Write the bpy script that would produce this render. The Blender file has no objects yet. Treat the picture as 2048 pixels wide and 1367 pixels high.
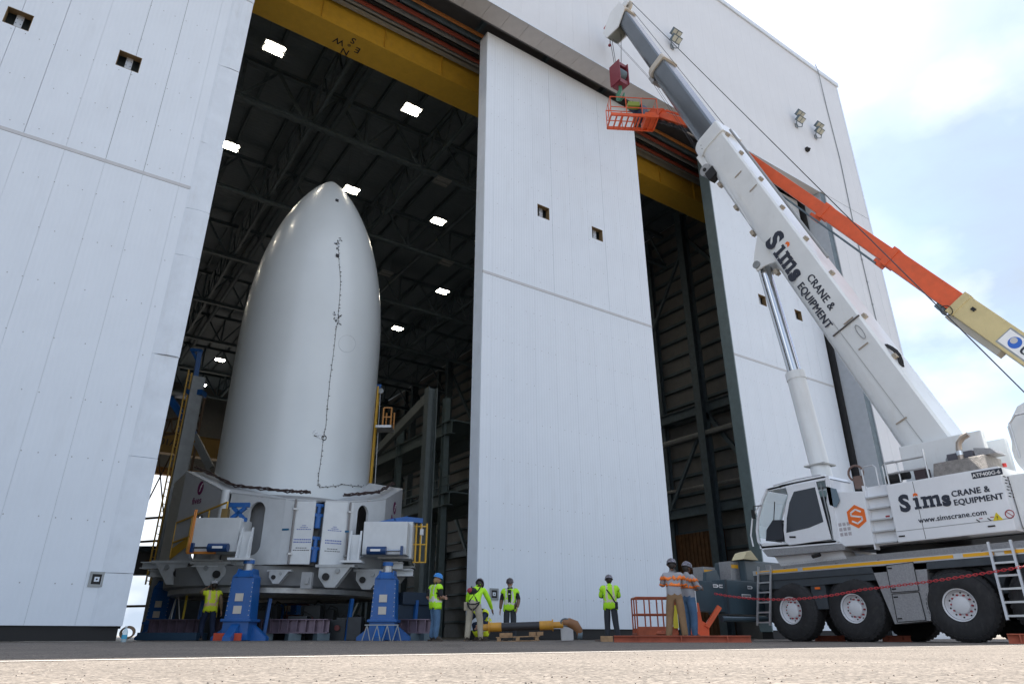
import bpy, bmesh, math, random
from math import sin, cos, tan, atan, pi, radians, sqrt, atan2
from mathutils import Vector, Matrix, noise as mnoise
random.seed(7)
SC = bpy.context.scene
COL = SC.collection

# ---------------------------------------------------------------- camera
FPX = 1354.6                      # focal length in pixels of a 2048 wide frame
TH = atan(587.5 / FPX)            # upward pitch
AZ = radians(55.6)                # heading, measured from +X (along the facade) towards +Y (into the hangar)
HC = 0.13                         # the camera sits almost on the ground
CAM = Vector((0, 0, HC))
FW = Vector((cos(AZ) * cos(TH), sin(AZ) * cos(TH), sin(TH)))
RT = Vector((sin(AZ), -cos(AZ), 0))
UP = RT.cross(FW)
cd = bpy.data.cameras.new('camera')
cam = bpy.data.objects.new('camera', cd)
COL.objects.link(cam)
cam.matrix_world = Matrix.Translation(CAM) @ Matrix((RT, UP, -FW)).transposed().to_4x4()
cd.sensor_width = 36.0
cd.lens = FPX * 36.0 / 2048
cd.clip_start = 0.05
cd.clip_end = 4000
SC.camera = cam

# ---------------------------------------------------------------- sky, sun, exposure
SUN_EL = radians(64.6)
SUN_AZ = radians(46.0)            # direction towards the sun, from +X to +Y: behind the hangar
w = bpy.data.worlds.new('World')
SC.world = w
w.use_nodes = True
nt = w.node_tree
nt.nodes.clear()
def wn(t, **k):
    n = nt.nodes.new(t)
    for a, b in k.items(): setattr(n, a, b)
    return n
sky = wn('ShaderNodeTexSky', sky_type='NISHITA', sun_disc=False)
sky.sun_elevation = SUN_EL
sky.sun_rotation = pi / 2 - SUN_AZ
sky.air_density = 1.0
sky.dust_density = 1.2
tc = wn('ShaderNodeTexCoord')
mp = wn('ShaderNodeMapping')
mp.inputs['Location'].default_value = (2.4, 6.6, 4.0)
mp.inputs['Scale'].default_value = (1.0, 1.0, 1.7)
n1 = wn('ShaderNodeTexNoise')
n1.inputs['Scale'].default_value = 1.9
n1.inputs['Detail'].default_value = 9
n1.inputs['Roughness'].default_value = 0.55
n1.inputs['Distortion'].default_value = 0.25
rp = wn('ShaderNodeValToRGB')
rp.color_ramp.elements[0].position = 0.44
rp.color_ramp.elements[0].color = (0.25, 0.25, 0.25, 1)
rp.color_ramp.elements[1].position = 0.60
rp.color_ramp.elements[1].color = (1, 1, 1, 1)
n2 = wn('ShaderNodeTexNoise')
n2.inputs['Scale'].default_value = 3.2
n2.inputs['Detail'].default_value = 6
cr = wn('ShaderNodeValToRGB')
cr.color_ramp.elements[0].position = 0.38
cr.color_ramp.elements[0].color = (2.5, 2.95, 3.6, 1)
cr.color_ramp.elements[1].position = 0.56
cr.color_ramp.elements[1].color = (5.9, 6.1, 6.4, 1)
mx = wn('ShaderNodeMix', data_type='RGBA')
bg = wn('ShaderNodeBackground')
bg.inputs['Strength'].default_value = 0.092
out = wn('ShaderNodeOutputWorld')
L = nt.links.new
L(tc.outputs['Generated'], mp.inputs['Vector'])
L(mp.outputs['Vector'], n1.inputs['Vector'])
L(mp.outputs['Vector'], n2.inputs['Vector'])
L(n1.outputs['Fac'], rp.inputs['Fac'])
L(n2.outputs['Fac'], cr.inputs['Fac'])
L(rp.outputs['Color'], mx.inputs['Factor'])
L(sky.outputs['Color'], mx.inputs['A'])
L(cr.outputs['Color'], mx.inputs['B'])
L(mx.outputs['Result'], bg.inputs['Color'])
L(bg.outputs['Background'], out.inputs['Surface'])

sd = bpy.data.lights.new('sun', 'SUN')
sd.energy = 4.2
sd.angle = radians(0.55)
sd.color = (1.0, 0.95, 0.88)
sun = bpy.data.objects.new('sun', sd)
COL.objects.link(sun)
to_sun = Vector((cos(SUN_AZ) * cos(SUN_EL), sin(SUN_AZ) * cos(SUN_EL), sin(SUN_EL)))
sun.rotation_euler = to_sun.to_track_quat('Z', 'Y').to_euler()
sun.location = (20, 20, 60)

SC.view_settings.view_transform = 'Standard'
SC.view_settings.look = 'None'
SC.view_settings.gamma = 1
SC.view_settings.use_curve_mapping = False
SC.view_settings.exposure = 1.48
SC.cycles.max_bounces = 8
SC.cycles.diffuse_bounces = 4
SC.cycles.sample_clamp_indirect = 6

# ---------------------------------------------------------------- survey helpers: a sight line of the photograph met with a known plane
def ray(u, v):
    return ((u - 1024) * RT - (v - 683.5) * UP + FPX * FW).normalized()
def onX(u, v, x): d = ray(u, v); return CAM + d * (x / d.x)
def onY(u, v, y): d = ray(u, v); return CAM + d * (y / d.y)
def onZ(u, v, z): d = ray(u, v); return CAM + d * ((z - HC) / d.z)
FH = Vector((cos(AZ), sin(AZ), 0))
def atD(u, v, D): d = ray(u, v); return CAM + d * (D / d.dot(FH))

# ---------------------------------------------------------------- materials
MATS = {}
def mat(name, col, rough=0.5, metal=0.0, var=0.06, vscale=3.0, bump=0.0, bscale=40.0, spec=0.5, coat=0.0, emit=None, estr=0.0,
        alpha=1.0, trans=0.0, dirt=0.0, dirtcol=(0.25, 0.19, 0.13), ribs=None, ribd=0.3, coords='Object'):
    if name in MATS: return MATS[name]
    m = bpy.data.materials.new(name)
    m.use_nodes = True
    t = m.node_tree
    b = t.nodes['Principled BSDF']
    b.inputs['Roughness'].default_value = rough
    b.inputs['Metallic'].default_value = metal
    b.inputs['Specular IOR Level'].default_value = spec
    b.inputs['Coat Weight'].default_value = coat
    if trans: b.inputs['Transmission Weight'].default_value = trans
    if alpha < 1: b.inputs['Alpha'].default_value = alpha
    N = t.nodes.new; K = t.links.new
    co = N('ShaderNodeTexCoord').outputs[coords]
    nz = N('ShaderNodeTexNoise'); nz.inputs['Scale'].default_value = vscale; nz.inputs['Detail'].default_value = 6
    nz.inputs['Roughness'].default_value = 0.6
    K(co, nz.inputs['Vector'])
    mr = N('ShaderNodeMapRange'); mr.inputs['From Min'].default_value = 0.3; mr.inputs['From Max'].default_value = 0.7
    mr.inputs['To Min'].default_value = 1 - var; mr.inputs['To Max'].default_value = 1 + var
    K(nz.outputs['Fac'], mr.inputs['Value'])
    mu = N('ShaderNodeMix'); mu.data_type = 'RGBA'; mu.blend_type = 'MULTIPLY'; mu.inputs['Factor'].default_value = 1
    mu.inputs['A'].default_value = (*col, 1)
    K(mr.outputs['Result'], mu.inputs['B'])
    cur = mu.outputs['Result']
    if dirt > 0:
        n3 = N('ShaderNodeTexNoise'); n3.inputs['Scale'].default_value = vscale * 2.3; n3.inputs['Detail'].default_value = 8
        n3.inputs['Roughness'].default_value = 0.7
        mpp = N('ShaderNodeMapping'); mpp.inputs['Scale'].default_value = (1, 1, 0.25); mpp.inputs['Location'].default_value = (3, 7, 1)
        K(co, mpp.inputs['Vector']); K(mpp.outputs['Vector'], n3.inputs['Vector'])
        m3 = N('ShaderNodeMapRange'); m3.inputs['From Min'].default_value = 0.55; m3.inputs['From Max'].default_value = 0.78
        m3.inputs['To Max'].default_value = dirt
        K(n3.outputs['Fac'], m3.inputs['Value'])
        md = N('ShaderNodeMix'); md.data_type = 'RGBA'
        K(m3.outputs['Result'], md.inputs['Factor']); K(cur, md.inputs['A']); md.inputs['B'].default_value = (*dirtcol, 1)
        cur = md.outputs['Result']
    K(cur, b.inputs['Base Color'])
    hgt = None
    if bump > 0:
        nb = N('ShaderNodeTexNoise'); nb.inputs['Scale'].default_value = bscale; nb.inputs['Detail'].default_value = 4
        K(co, nb.inputs['Vector']); hgt = nb.outputs['Fac']
        bn = N('ShaderNodeBump'); bn.inputs['Strength'].default_value = bump; bn.inputs['Distance'].default_value = 0.02
        K(hgt, bn.inputs['Height']); K(bn.outputs['Normal'], b.inputs['Normal'])
    if ribs:
        axis, per = ribs
        sp = N('ShaderNodeSeparateXYZ'); K(co, sp.inputs['Vector'])
        mm = N('ShaderNodeMath'); mm.operation = 'MULTIPLY'; mm.inputs[1].default_value = 2 * pi / per; K(sp.outputs[axis], mm.inputs[0])
        sn = N('ShaderNodeMath'); sn.operation = 'SINE'; K(mm.outputs[0], sn.inputs[0])
        bn2 = N('ShaderNodeBump'); bn2.inputs['Strength'].default_value = ribd; bn2.inputs['Distance'].default_value = 0.01
        K(sn.outputs[0], bn2.inputs['Height'])
        if hgt is not None: K(bn.outputs['Normal'], bn2.inputs['Normal'])
        K(bn2.outputs['Normal'], b.inputs['Normal'])
    if emit:
        b.inputs['Emission Color'].default_value = (*emit, 1)
        b.inputs['Emission Strength'].default_value = estr
    MATS[name] = m
    return m
M = mat
door_white = M('door_panel_white', (0.69, 0.75, 0.82), 0.55, var=0.035, vscale=0.5, dirt=0.20, dirtcol=(0.50, 0.52, 0.54), ribs=('X', 0.13), ribd=0.13)
wall_white = M('wall_panel_white', (0.68, 0.70, 0.73), 0.6, var=0.05, vscale=0.35, dirt=0.16, dirtcol=(0.42, 0.42, 0.42), ribs=('X', 0.26), ribd=0.05)
trim_white = M('trim_white', (0.66, 0.72, 0.79), 0.5, var=0.06, vscale=1.5, dirt=0.25, dirtcol=(0.38, 0.36, 0.34))
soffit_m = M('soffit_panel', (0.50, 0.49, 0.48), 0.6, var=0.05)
seal_black = M('rubber_black', (0.012, 0.012, 0.013), 0.7)
steel_dark = M('structural_steel_dark', (0.10, 0.14, 0.165), 0.55, var=0.2)
steel_green = M('door_frame_steel', (0.12, 0.165, 0.175), 0.5, var=0.12)
steel_grey = M('steel_grey', (0.28, 0.30, 0.31), 0.45, metal=0.3, var=0.12, dirt=0.3)
deck_dark = M('roof_deck_corrugated', (0.17, 0.215, 0.25), 0.6, ribs=('Y', 0.3), ribd=0.7)
liner = M('liner_panel', (0.20, 0.205, 0.205), 0.7, var=0.1)
galv = M('galvanised', (0.45, 0.46, 0.47), 0.4, metal=0.6, var=0.12, vscale=8)
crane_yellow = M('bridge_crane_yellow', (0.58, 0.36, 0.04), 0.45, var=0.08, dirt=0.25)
safety_yellow = M('safety_yellow', (0.62, 0.36, 0.03), 0.45, var=0.1, dirt=0.35)
rust_red = M('track_red', (0.30, 0.07, 0.045), 0.55, var=0.15)
rust_orange = M('track_orange', (0.50, 0.20, 0.06), 0.55, var=0.15)
fair_white = M('fairing_white', (0.68, 0.73, 0.755), 0.30, var=0.03, vscale=0.6, coat=0.15)
fix_white = M('fixture_white', (0.62, 0.65, 0.67), 0.4, var=0.05, dirt=0.12, dirtcol=(0.4, 0.36, 0.3))
fix_grey = M('fixture_grey', (0.30, 0.31, 0.32), 0.5, var=0.06)
jack_blue = M('jack_blue', (0.010, 0.10, 0.34), 0.4, var=0.12, dirt=0.2)
blue_dark = M('hydraulic_blue', (0.012, 0.05, 0.16), 0.35, var=0.1)
purple_ink = M('logo_purple', (0.16, 0.005, 0.09), 0.5, var=0.0)
blue_ink = M('stencil_blue', (0.10, 0.15, 0.42), 0.6, var=0.0)
black_ink = M('ink_black', (0.018, 0.019, 0.024), 0.5, var=0.0)
navy_ink = M('ink_navy', (0.02, 0.026, 0.045), 0.45, var=0.0)
orange_ink = M('logo_orange', (0.85, 0.16, 0.015), 0.45, var=0.0)
white_ink = M('ink_white', (0.8, 0.8, 0.8), 0.5, var=0.0)
crane_white = M('crane_paint_white', (0.76, 0.78, 0.78), 0.3, var=0.04, vscale=1.2, coat=0.2, dirt=0.22, dirtcol=(0.42, 0.38, 0.30))
cab_white = M('cab_paint_white', (0.80, 0.82, 0.85), 0.28, var=0.025, coat=0.3, dirt=0.06)
boom_steel = M('boom_section_grey', (0.16, 0.18, 0.20), 0.26, metal=0.55, var=0.10, vscale=0.8)
chrome = M('cylinder_chrome', (0.62, 0.64, 0.66), 0.12, metal=1.0, var=0.02)
slate = M('outrigger_slate', (0.055, 0.085, 0.105), 0.4, var=0.1, dirt=0.15)
frame_dark = M('chassis_dark', (0.045, 0.055, 0.065), 0.5, var=0.15)
tyre_m = M('tyre_rubber', (0.022, 0.022, 0.024), 0.75, var=0.3, vscale=6, bump=0.25, bscale=60, dirt=0.35, dirtcol=(0.10, 0.095, 0.085))
rim_white = M('rim_white', (0.72, 0.73, 0.75), 0.4, var=0.05, dirt=0.12)
lug_red = M('lug_red', (0.35, 0.03, 0.04), 0.5)
checker = M('checker_plate', (0.36, 0.36, 0.37), 0.42, metal=0.6, var=0.14, vscale=25, bump=0.6, bscale=45)
checker_dirty = M('checker_plate_dirty', (0.25, 0.23, 0.21), 0.5, metal=0.4, var=0.25, vscale=9, bump=0.6, bscale=45, dirt=0.6, dirtcol=(0.03, 0.028, 0.026))
alu = M('aluminium', (0.60, 0.61, 0.62), 0.35, metal=0.7, var=0.06)
stripe_yellow = M('reflective_yellow', (0.85, 0.42, 0.01), 0.4, var=0.03)
glass_teal = M('cab_glass_clear', (0.50, 0.72, 0.70), 0.08, var=0.02, alpha=0.45)
glass_dark = M('tinted_glass', (0.035, 0.042, 0.052), 0.06, var=0.02, spec=0.6)
lift_orange = M('lift_orange', (0.70, 0.10, 0.022), 0.42, var=0.1, dirt=0.2, dirtcol=(0.3, 0.12, 0.06))
lift_cream = M('lift_cream', (0.58, 0.48, 0.24), 0.45, var=0.06, dirt=0.25)
beam_orange = M('primer_orange_steel', (0.42, 0.10, 0.05), 0.6, var=0.2, vscale=5, dirt=0.35, dirtcol=(0.2, 0.08, 0.05))
wood = M('pallet_wood', (0.34, 0.21, 0.11), 0.8, var=0.25, vscale=9, bump=0.3)
brown_m = M('brown_corrugated', (0.14, 0.07, 0.03), 0.7, var=0.3, vscale=2)
rope_m = M('wire_rope', (0.045, 0.045, 0.05), 0.5, metal=0.3)
red_plastic = M('chain_red', (0.55, 0.05, 0.06), 0.45)
hook_red = M('hook_block_maroon', (0.22, 0.035, 0.05), 0.45)
lamp_emit = M('lamp_tube_lit', (0.9, 0.9, 0.85), 0.5, emit=(1.0, 0.90, 0.72), estr=30)
lens_m = M('floodlight_lens', (0.50, 0.52, 0.46), 0.15)
skin_m = M('skin', (0.42, 0.23, 0.16), 0.55, var=0.08)
skin_d = M('skin_dark', (0.16, 0.085, 0.055), 0.55, var=0.08)
hivis = M('hi_vis_lime', (0.46, 0.88, 0.02), 0.7, var=0.06, vscale=9, bump=0.2, bscale=25)
hivis_y = M('hi_vis_yellow', (0.75, 0.85, 0.03), 0.7, var=0.06, vscale=9)
refl = M('reflective_silver', (0.62, 0.62, 0.58), 0.35)
refl_o = M('reflective_orange', (0.95, 0.22, 0.03), 0.45)
cl_black = M('cloth_black', (0.018, 0.018, 0.022), 0.85, bump=0.2, bscale=25)
cl_char = M('cloth_charcoal', (0.035, 0.04, 0.05), 0.85, bump=0.2, bscale=25)
cl_navy = M('cloth_navy', (0.012, 0.022, 0.055), 0.85, bump=0.2, bscale=25)
cl_denim = M('cloth_denim', (0.075, 0.15, 0.26), 0.85, var=0.2, vscale=7, bump=0.2, bscale=25)
cl_khaki = M('cloth_khaki', (0.40, 0.36, 0.28), 0.85, var=0.12, vscale=7, bump=0.2, bscale=25)
cl_brown = M('cloth_brown', (0.27, 0.165, 0.085), 0.85, var=0.12, vscale=7, bump=0.2, bscale=25)
cl_tan = M('cloth_tan', (0.22, 0.15, 0.09), 0.85, bump=0.2, bscale=25)
cl_grey = M('cloth_grey', (0.36, 0.36, 0.38), 0.85, var=0.08, vscale=7, bump=0.2, bscale=25)
boot_m = M('boot_leather', (0.06, 0.045, 0.035), 0.7)
hat_blue = M('helmet_blue', (0.02, 0.22, 0.60), 0.3)
hat_dark = M('helmet_dark', (0.06, 0.045, 0.05), 0.3, var=0.8, vscale=16)
hat_pat = M('helmet_patterned', (0.17, 0.16, 0.19), 0.3, var=0.95, vscale=18)
hair_b = M('hair_blond', (0.30, 0.19, 0.09), 0.6)
grey_hair = M('beard_grey', (0.35, 0.33, 0.31), 0.7)
red_cloth = M('harness_red', (0.32, 0.03, 0.05), 0.7)
bottle_m = M('bottle_clear_plastic', (0.5, 0.68, 0.75), 0.15, alpha=0.6)
label_blue = M('label_blue', (0.05, 0.35, 0.55), 0.5)
cone_orange = M('cone_orange', (0.75, 0.12, 0.02), 0.5)

# ---------------------------------------------------------------- mesh helpers
def wm(o):
    m = o.matrix_basis.copy()
    if o.parent: return wm(o.parent) @ o.matrix_parent_inverse @ m
    return m
def link(o, parent=None):
    COL.objects.link(o)
    if parent is not None:
        o.parent = parent
        o.matrix_parent_inverse = wm(parent).inverted()
    return o
def tag(o, label=None, cat=None, group=None, kind=None):
    if label: o['label'] = label
    if cat: o['category'] = cat
    if group: o['group'] = group
    if kind: o['kind'] = kind
    return o
def thing(name, label, cat, loc=(0, 0, 0), group=None, rz=0.0):
    o = bpy.data.objects.new(name, None)
    o.empty_display_size = 0.2
    COL.objects.link(o)
    o.location = loc
    o.rotation_euler = (0, 0, rz)
    return tag(o, label, cat, group)
class MB:
    def __init__(s): s.v = []; s.f = []; s.m = []
    def add(s, vs, fs, mi=0):
        o = len(s.v)
        s.v += [Vector(p) for p in vs]
        s.f += [tuple(i + o for i in f) for f in fs]
        s.m += [mi] * len(fs)
        return s
    def box(s, a, b, mi=0):
        x0, y0, z0 = a; x1, y1, z1 = b
        vs = [(x0, y0, z0), (x1, y0, z0), (x1, y1, z0), (x0, y1, z0), (x0, y0, z1), (x1, y0, z1), (x1, y1, z1), (x0, y1, z1)]
        return s.add(vs, [(0, 3, 2, 1), (4, 5, 6, 7), (0, 1, 5, 4), (1, 2, 6, 5), (2, 3, 7, 6), (3, 0, 4, 7)], mi)
    def obox(s, c, ax, ay, az, mi=0):            # centre and three half-extent vectors
        c = Vector(c); ax = Vector(ax); ay = Vector(ay); az = Vector(az)
        vs = [c + i * ax + j * ay + k * az for k in (-1, 1) for i, j in ((-1, -1), (1, -1), (1, 1), (-1, 1))]
        return s.add(vs, [(0, 3, 2, 1), (4, 5, 6, 7), (0, 1, 5, 4), (1, 2, 6, 5), (2, 3, 7, 6), (3, 0, 4, 7)], mi)
    def beam(s, p, q, w, h, mi=0, up=(0, 0, 1)):
        p = Vector(p); q = Vector(q); d = (q - p); n = d.normalized(); up = Vector(up)
        if abs(n.dot(up)) > 0.97: up = Vector((0, 1, 0)) if abs(n.y) < 0.9 else Vector((1, 0, 0))
        sx = n.cross(up).normalized(); uz = sx.cross(n)
        return s.obox((p + q) / 2, d / 2, sx * (w / 2), uz * (h / 2), mi)
    def ibeam(s, p, q, w, h, t=0.03, mi=0, up=(0, 0, 1)):
        p = Vector(p); q = Vector(q); d = (q - p); n = d.normalized(); up = Vector(up)
        if abs(n.dot(up)) > 0.97: up = Vector((0, 1, 0))
        sx = n.cross(up).normalized(); uz = sx.cross(n); c = (p + q) / 2
        s.obox(c + uz * (h / 2 - t / 2), d / 2, sx * (w / 2), uz * (t / 2), mi)
        s.obox(c - uz * (h / 2 - t / 2), d / 2, sx * (w / 2), uz * (t / 2), mi)
        return s.obox(c, d / 2, sx * (t / 2), uz * (h / 2 - t), mi)
    def tube(s, p, q, r0, r1=None, n=12, mi=0, caps=True):
        p = Vector(p); q = Vector(q); r1 = r0 if r1 is None else r1
        d = (q - p).normalized()
        a = d.orthogonal().normalized(); b = d.cross(a)
        vs = [p + (a * cos(2 * pi * i / n) + b * sin(2 * pi * i / n)) * r0 for i in range(n)]
        vs += [q + (a * cos(2 * pi * i / n) + b * sin(2 * pi * i / n)) * r1 for i in range(n)]
        fs = [(i, (i + 1) % n, n + (i + 1) % n, n + i) for i in range(n)]
        if caps: fs += [tuple(range(n - 1, -1, -1)), tuple(range(n, 2 * n))]
        return s.add(vs, fs, mi)
    def path(s, pts, r, n=8, mi=0, closed=False):
        pts = [Vector(p) for p in pts]; k = len(pts); rings = []
        prev = None
        for i in range(k):
            if closed: d = (pts[(i + 1) % k] - pts[i - 1]).normalized()
            else: d = (pts[min(i + 1, k - 1)] - pts[max(i - 1, 0)]).normalized()
            a = d.orthogonal().normalized() if prev is None else (prev - d * prev.dot(d)).normalized()
            prev = a; b = d.cross(a)
            rr = r[i] if isinstance(r, (list, tuple)) else r
            rings.append([pts[i] + (a * cos(2 * pi * j / n) + b * sin(2 * pi * j / n)) * rr for j in range(n)])
        vs = [p for g in rings for p in g]
        fs = []
        for i in range(k if closed else k - 1):
            i2 = (i + 1) % k
            for j in range(n): fs.append((i * n + j, i * n + (j + 1) % n, i2 * n + (j + 1) % n, i2 * n + j))
        if not closed: fs += [tuple(range(n - 1, -1, -1)), tuple((k - 1) * n + j for j in range(n))]
        return s.add(vs, fs, mi)
    def lathe(s, prof, c=(0, 0, 0), n=32, axis='Z', mi=0, a0=0.0, a1=2 * pi):
        c = Vector(c); full = abs(a1 - a0 - 2 * pi) < 1e-6; vs = []; m = n if full else n + 1
        for r, z in prof:
            for i in range(m):
                a = a0 + (a1 - a0) * i / n
                p = Vector((r * cos(a), r * sin(a), z))
                if axis == 'X': p = Vector((z, r * cos(a), r * sin(a)))
                if axis == 'Y': p = Vector((r * sin(a), z, r * cos(a)))
                vs.append(c + p)
        fs = []
        for k in range(len(prof) - 1):
            for i in range(n if full else n):
                j = (i + 1) % m
                fs.append((k * m + i, k * m + j, (k + 1) * m + j, (k + 1) * m + i))
        return s.add(vs, fs, mi)
    def prism(s, poly, ext, mi=0):               # planar 3D polygon extruded by a vector
        poly = [Vector(p) for p in poly]; ext = Vector(ext); n = len(poly)
        vs = poly + [p + ext for p in poly]
        fs = [tuple(range(n)), tuple(range(2 * n - 1, n - 1, -1))] + [(i, n + i, n + (i + 1) % n, (i + 1) % n) for i in range(n)]
        return s.add(vs, fs, mi)
    def sphere(s, c, r, n=12, m=8, mi=0):
        c = Vector(c); r = r if isinstance(r, (tuple, list)) else (r, r, r)
        prof = []
        vs = [c + Vector((0, 0, -r[2]))]
        for k in range(1, m):
            t = -pi / 2 + pi * k / m
            for i in range(n): vs.append(c + Vector((r[0] * cos(t) * cos(2 * pi * i / n), r[1] * cos(t) * sin(2 * pi * i / n), r[2] * sin(t))))
        vs.append(c + Vector((0, 0, r[2])))
        fs = [(0, 1 + (i + 1) % n, 1 + i) for i in range(n)]
        for k in range(m - 2):
            for i in range(n): fs.append((1 + k * n + i, 1 + k * n + (i + 1) % n, 1 + (k + 1) * n + (i + 1) % n, 1 + (k + 1) * n + i))
        t = len(vs) - 1
        fs += [(t, 1 + (m - 2) * n + i, 1 + (m - 2) * n + (i + 1) % n) for i in range(n)]
        return s.add(vs, fs, mi)
    def build(s, name, mats, parent=None, smooth=False, bevel=0.0, fix=True, local=False):
        me = bpy.data.meshes.new(name)
        me.from_pydata([tuple(p) for p in s.v], [], s.f)
        mats = mats if isinstance(mats, (list, tuple)) else [mats]
        for m in mats: me.materials.append(m)
        me.polygons.foreach_set('material_index', s.m)
        if fix or bevel:
            bm = bmesh.new(); bm.from_mesh(me)
            if bevel:
                bmesh.ops.remove_doubles(bm, verts=bm.verts, dist=1e-5)
                es = [e for e in bm.edges if len(e.link_faces) == 2 and e.calc_face_angle(0) > 0.5]
                bmesh.ops.bevel(bm, geom=es, offset=bevel, segments=2, affect='EDGES', profile=0.7, clamp_overlap=True)
            bmesh.ops.recalc_face_normals(bm, faces=bm.faces)
            bm.to_mesh(me); bm.free()
        if smooth:
            me.polygons.foreach_set('use_smooth', [True] * len(me.polygons))
            try: me.set_sharp_from_angle(angle=radians(38))
            except Exception: pass
        o = bpy.data.objects.new(name, me)
        COL.objects.link(o)
        if parent is not None:
            o.parent = parent
            if not local: o.matrix_parent_inverse = wm(parent).inverted()
        return o
def clone(o, parent=None, loc=None, rot=None):
    c = o.copy(); COL.objects.link(c)
    if parent is not None: c.parent = parent
    if loc is not None: c.location = loc
    if rot is not None: c.rotation_euler = rot
    return c
def clone_tree(o, parent=None):
    c = o.copy(); COL.objects.link(c)
    if parent is not None: c.parent = parent
    for ch in list(o.children): clone_tree(ch, c)
    return c
def text(name, body, size, org, xd, yd, m, parent, off=0.0, ext=0.003, align='LEFT', shear=0.0, spacing=1.0, lift=0.004):
    cu = bpy.data.curves.new(name, 'FONT')
    cu.body = body; cu.size = size; cu.offset = off if len(body) == 1 else 0; cu.extrude = ext; cu.align_x = align; cu.shear = shear
    cu.space_character = spacing; cu.resolution_u = 3
    t = bpy.data.objects.new(name + '_tmp', cu)
    COL.objects.link(t)
    dg = bpy.context.evaluated_depsgraph_get(); dg.update()
    me = bpy.data.meshes.new_from_object(t.evaluated_get(dg))
    bpy.data.objects.remove(t)
    xd = Vector(xd).normalized(); yd = (Vector(yd) - xd * Vector(yd).dot(xd)).normalized(); zd = xd.cross(yd)
    me.transform(Matrix.Translation(Vector(org) + zd * lift) @ Matrix((xd, yd, zd)).transposed().to_4x4())
    if off and len(body) > 1:                      # bolder strokes: the outline again, a hair to either side
        bm = bmesh.new(); bm.from_mesh(me); src = me.copy()
        for k in (-1, 1):
            c2 = src.copy(); c2.transform(Matrix.Translation(xd * off * k + yd * off * .5 * k + zd * .0009 * k)); bm.from_mesh(c2); bpy.data.meshes.remove(c2)
        bm.to_mesh(me); bm.free(); bpy.data.meshes.remove(src)
    me.materials.clear(); me.materials.append(m)
    o = bpy.data.objects.new(name, me)
    return link(o, parent)

# ================================================================ ground
def ground_material():
    m = bpy.data.materials.new('asphalt_apron'); m.use_nodes = True
    t = m.node_tree; b = t.nodes['Principled BSDF']; N = t.nodes.new; K = t.links.new
    co = N('ShaderNodeTexCoord').outputs['Object']
    vo = N('ShaderNodeTexVoronoi'); vo.inputs['Scale'].default_value = 75; K(co, vo.inputs['Vector'])
    cr = N('ShaderNodeValToRGB'); e = cr.color_ramp.elements
    e[0].position = 0.0; e[0].color = (0.075, 0.066, 0.058, 1); e[1].position = 1.0; e[1].color = (0.30, 0.262, 0.225, 1)
    x = e.new(0.45); x.color = (0.165, 0.142, 0.12, 1)
    x = e.new(0.7); x.color = (0.205, 0.175, 0.147, 1)
    sp = N('ShaderNodeSeparateColor'); K(vo.outputs['Color'], sp.inputs['Color']); K(sp.outputs[0], cr.inputs['Fac'])
    nz = N('ShaderNodeTexNoise'); nz.inputs['Scale'].default_value = 0.6; nz.inputs['Detail'].default_value = 8; nz.inputs['Roughness'].default_value = 0.65
    K(co, nz.inputs['Vector'])
    mr = N('ShaderNodeMapRange'); mr.inputs['From Min'].default_value = 0.3; mr.inputs['From Max'].default_value = 0.7
    mr.inputs['To Min'].default_value = 0.78; mr.inputs['To Max'].default_value = 1.15; K(nz.outputs['Fac'], mr.inputs['Value'])
    mu = N('ShaderNodeMix'); mu.data_type = 'RGBA'; mu.blend_type = 'MULTIPLY'; mu.inputs['Factor'].default_value = 1
    K(cr.outputs['Color'], mu.inputs['A']); K(mr.outputs['Result'], mu.inputs['B'])
    K(mu.outputs['Result'], b.inputs['Base Color'])
    b.inputs['Roughness'].default_value = 0.85; b.inputs['Specular IOR Level'].default_value = 0.25
    bn = N('ShaderNodeBump'); bn.inputs['Strength'].default_value = 0.55; bn.inputs['Distance'].default_value = 0.006
    inv = N('ShaderNodeMath'); inv.operation = 'SUBTRACT'; inv.inputs[0].default_value = 1; K(vo.outputs['Distance'], inv.inputs[1])
    K(inv.outputs[0], bn.inputs['Height']); K(bn.outputs['Normal'], b.inputs['Normal'])
    return m
g = MB().add([(-1800, -1800, 0), (1800, -1800, 0), (1800, 1800, 0), (-1800, 1800, 0)], [(0, 1, 2, 3)])
tag(g.build('ground', ground_material()), kind='structure')
floor_m = M('hangar_floor_concrete', (0.20, 0.20, 0.19), 0.45, var=0.15, vscale=0.4, dirt=0.3, dirtcol=(0.08, 0.08, 0.08))
tag(MB().add([(-12, 21.6, .004), (41.1, 21.6, .004), (41.1, 104, .004), (-12, 104, .004)], [(0, 1, 2, 3)]).build('hangar_floor', floor_m), kind='structure')
paint_m = M('worn_line_paint', (0.52, 0.48, 0.44), 0.8, var=0.25, vscale=14, dirt=0.7, dirtcol=(0.25, 0.2, 0.17))
tag(MB().add([(-40, 4.93, .004), (60, 4.93, .004), (60, 5.02, .004), (-40, 5.02, .004)], [(0, 1, 2, 3)]).build('painted_line', paint_m), kind='structure')
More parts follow.
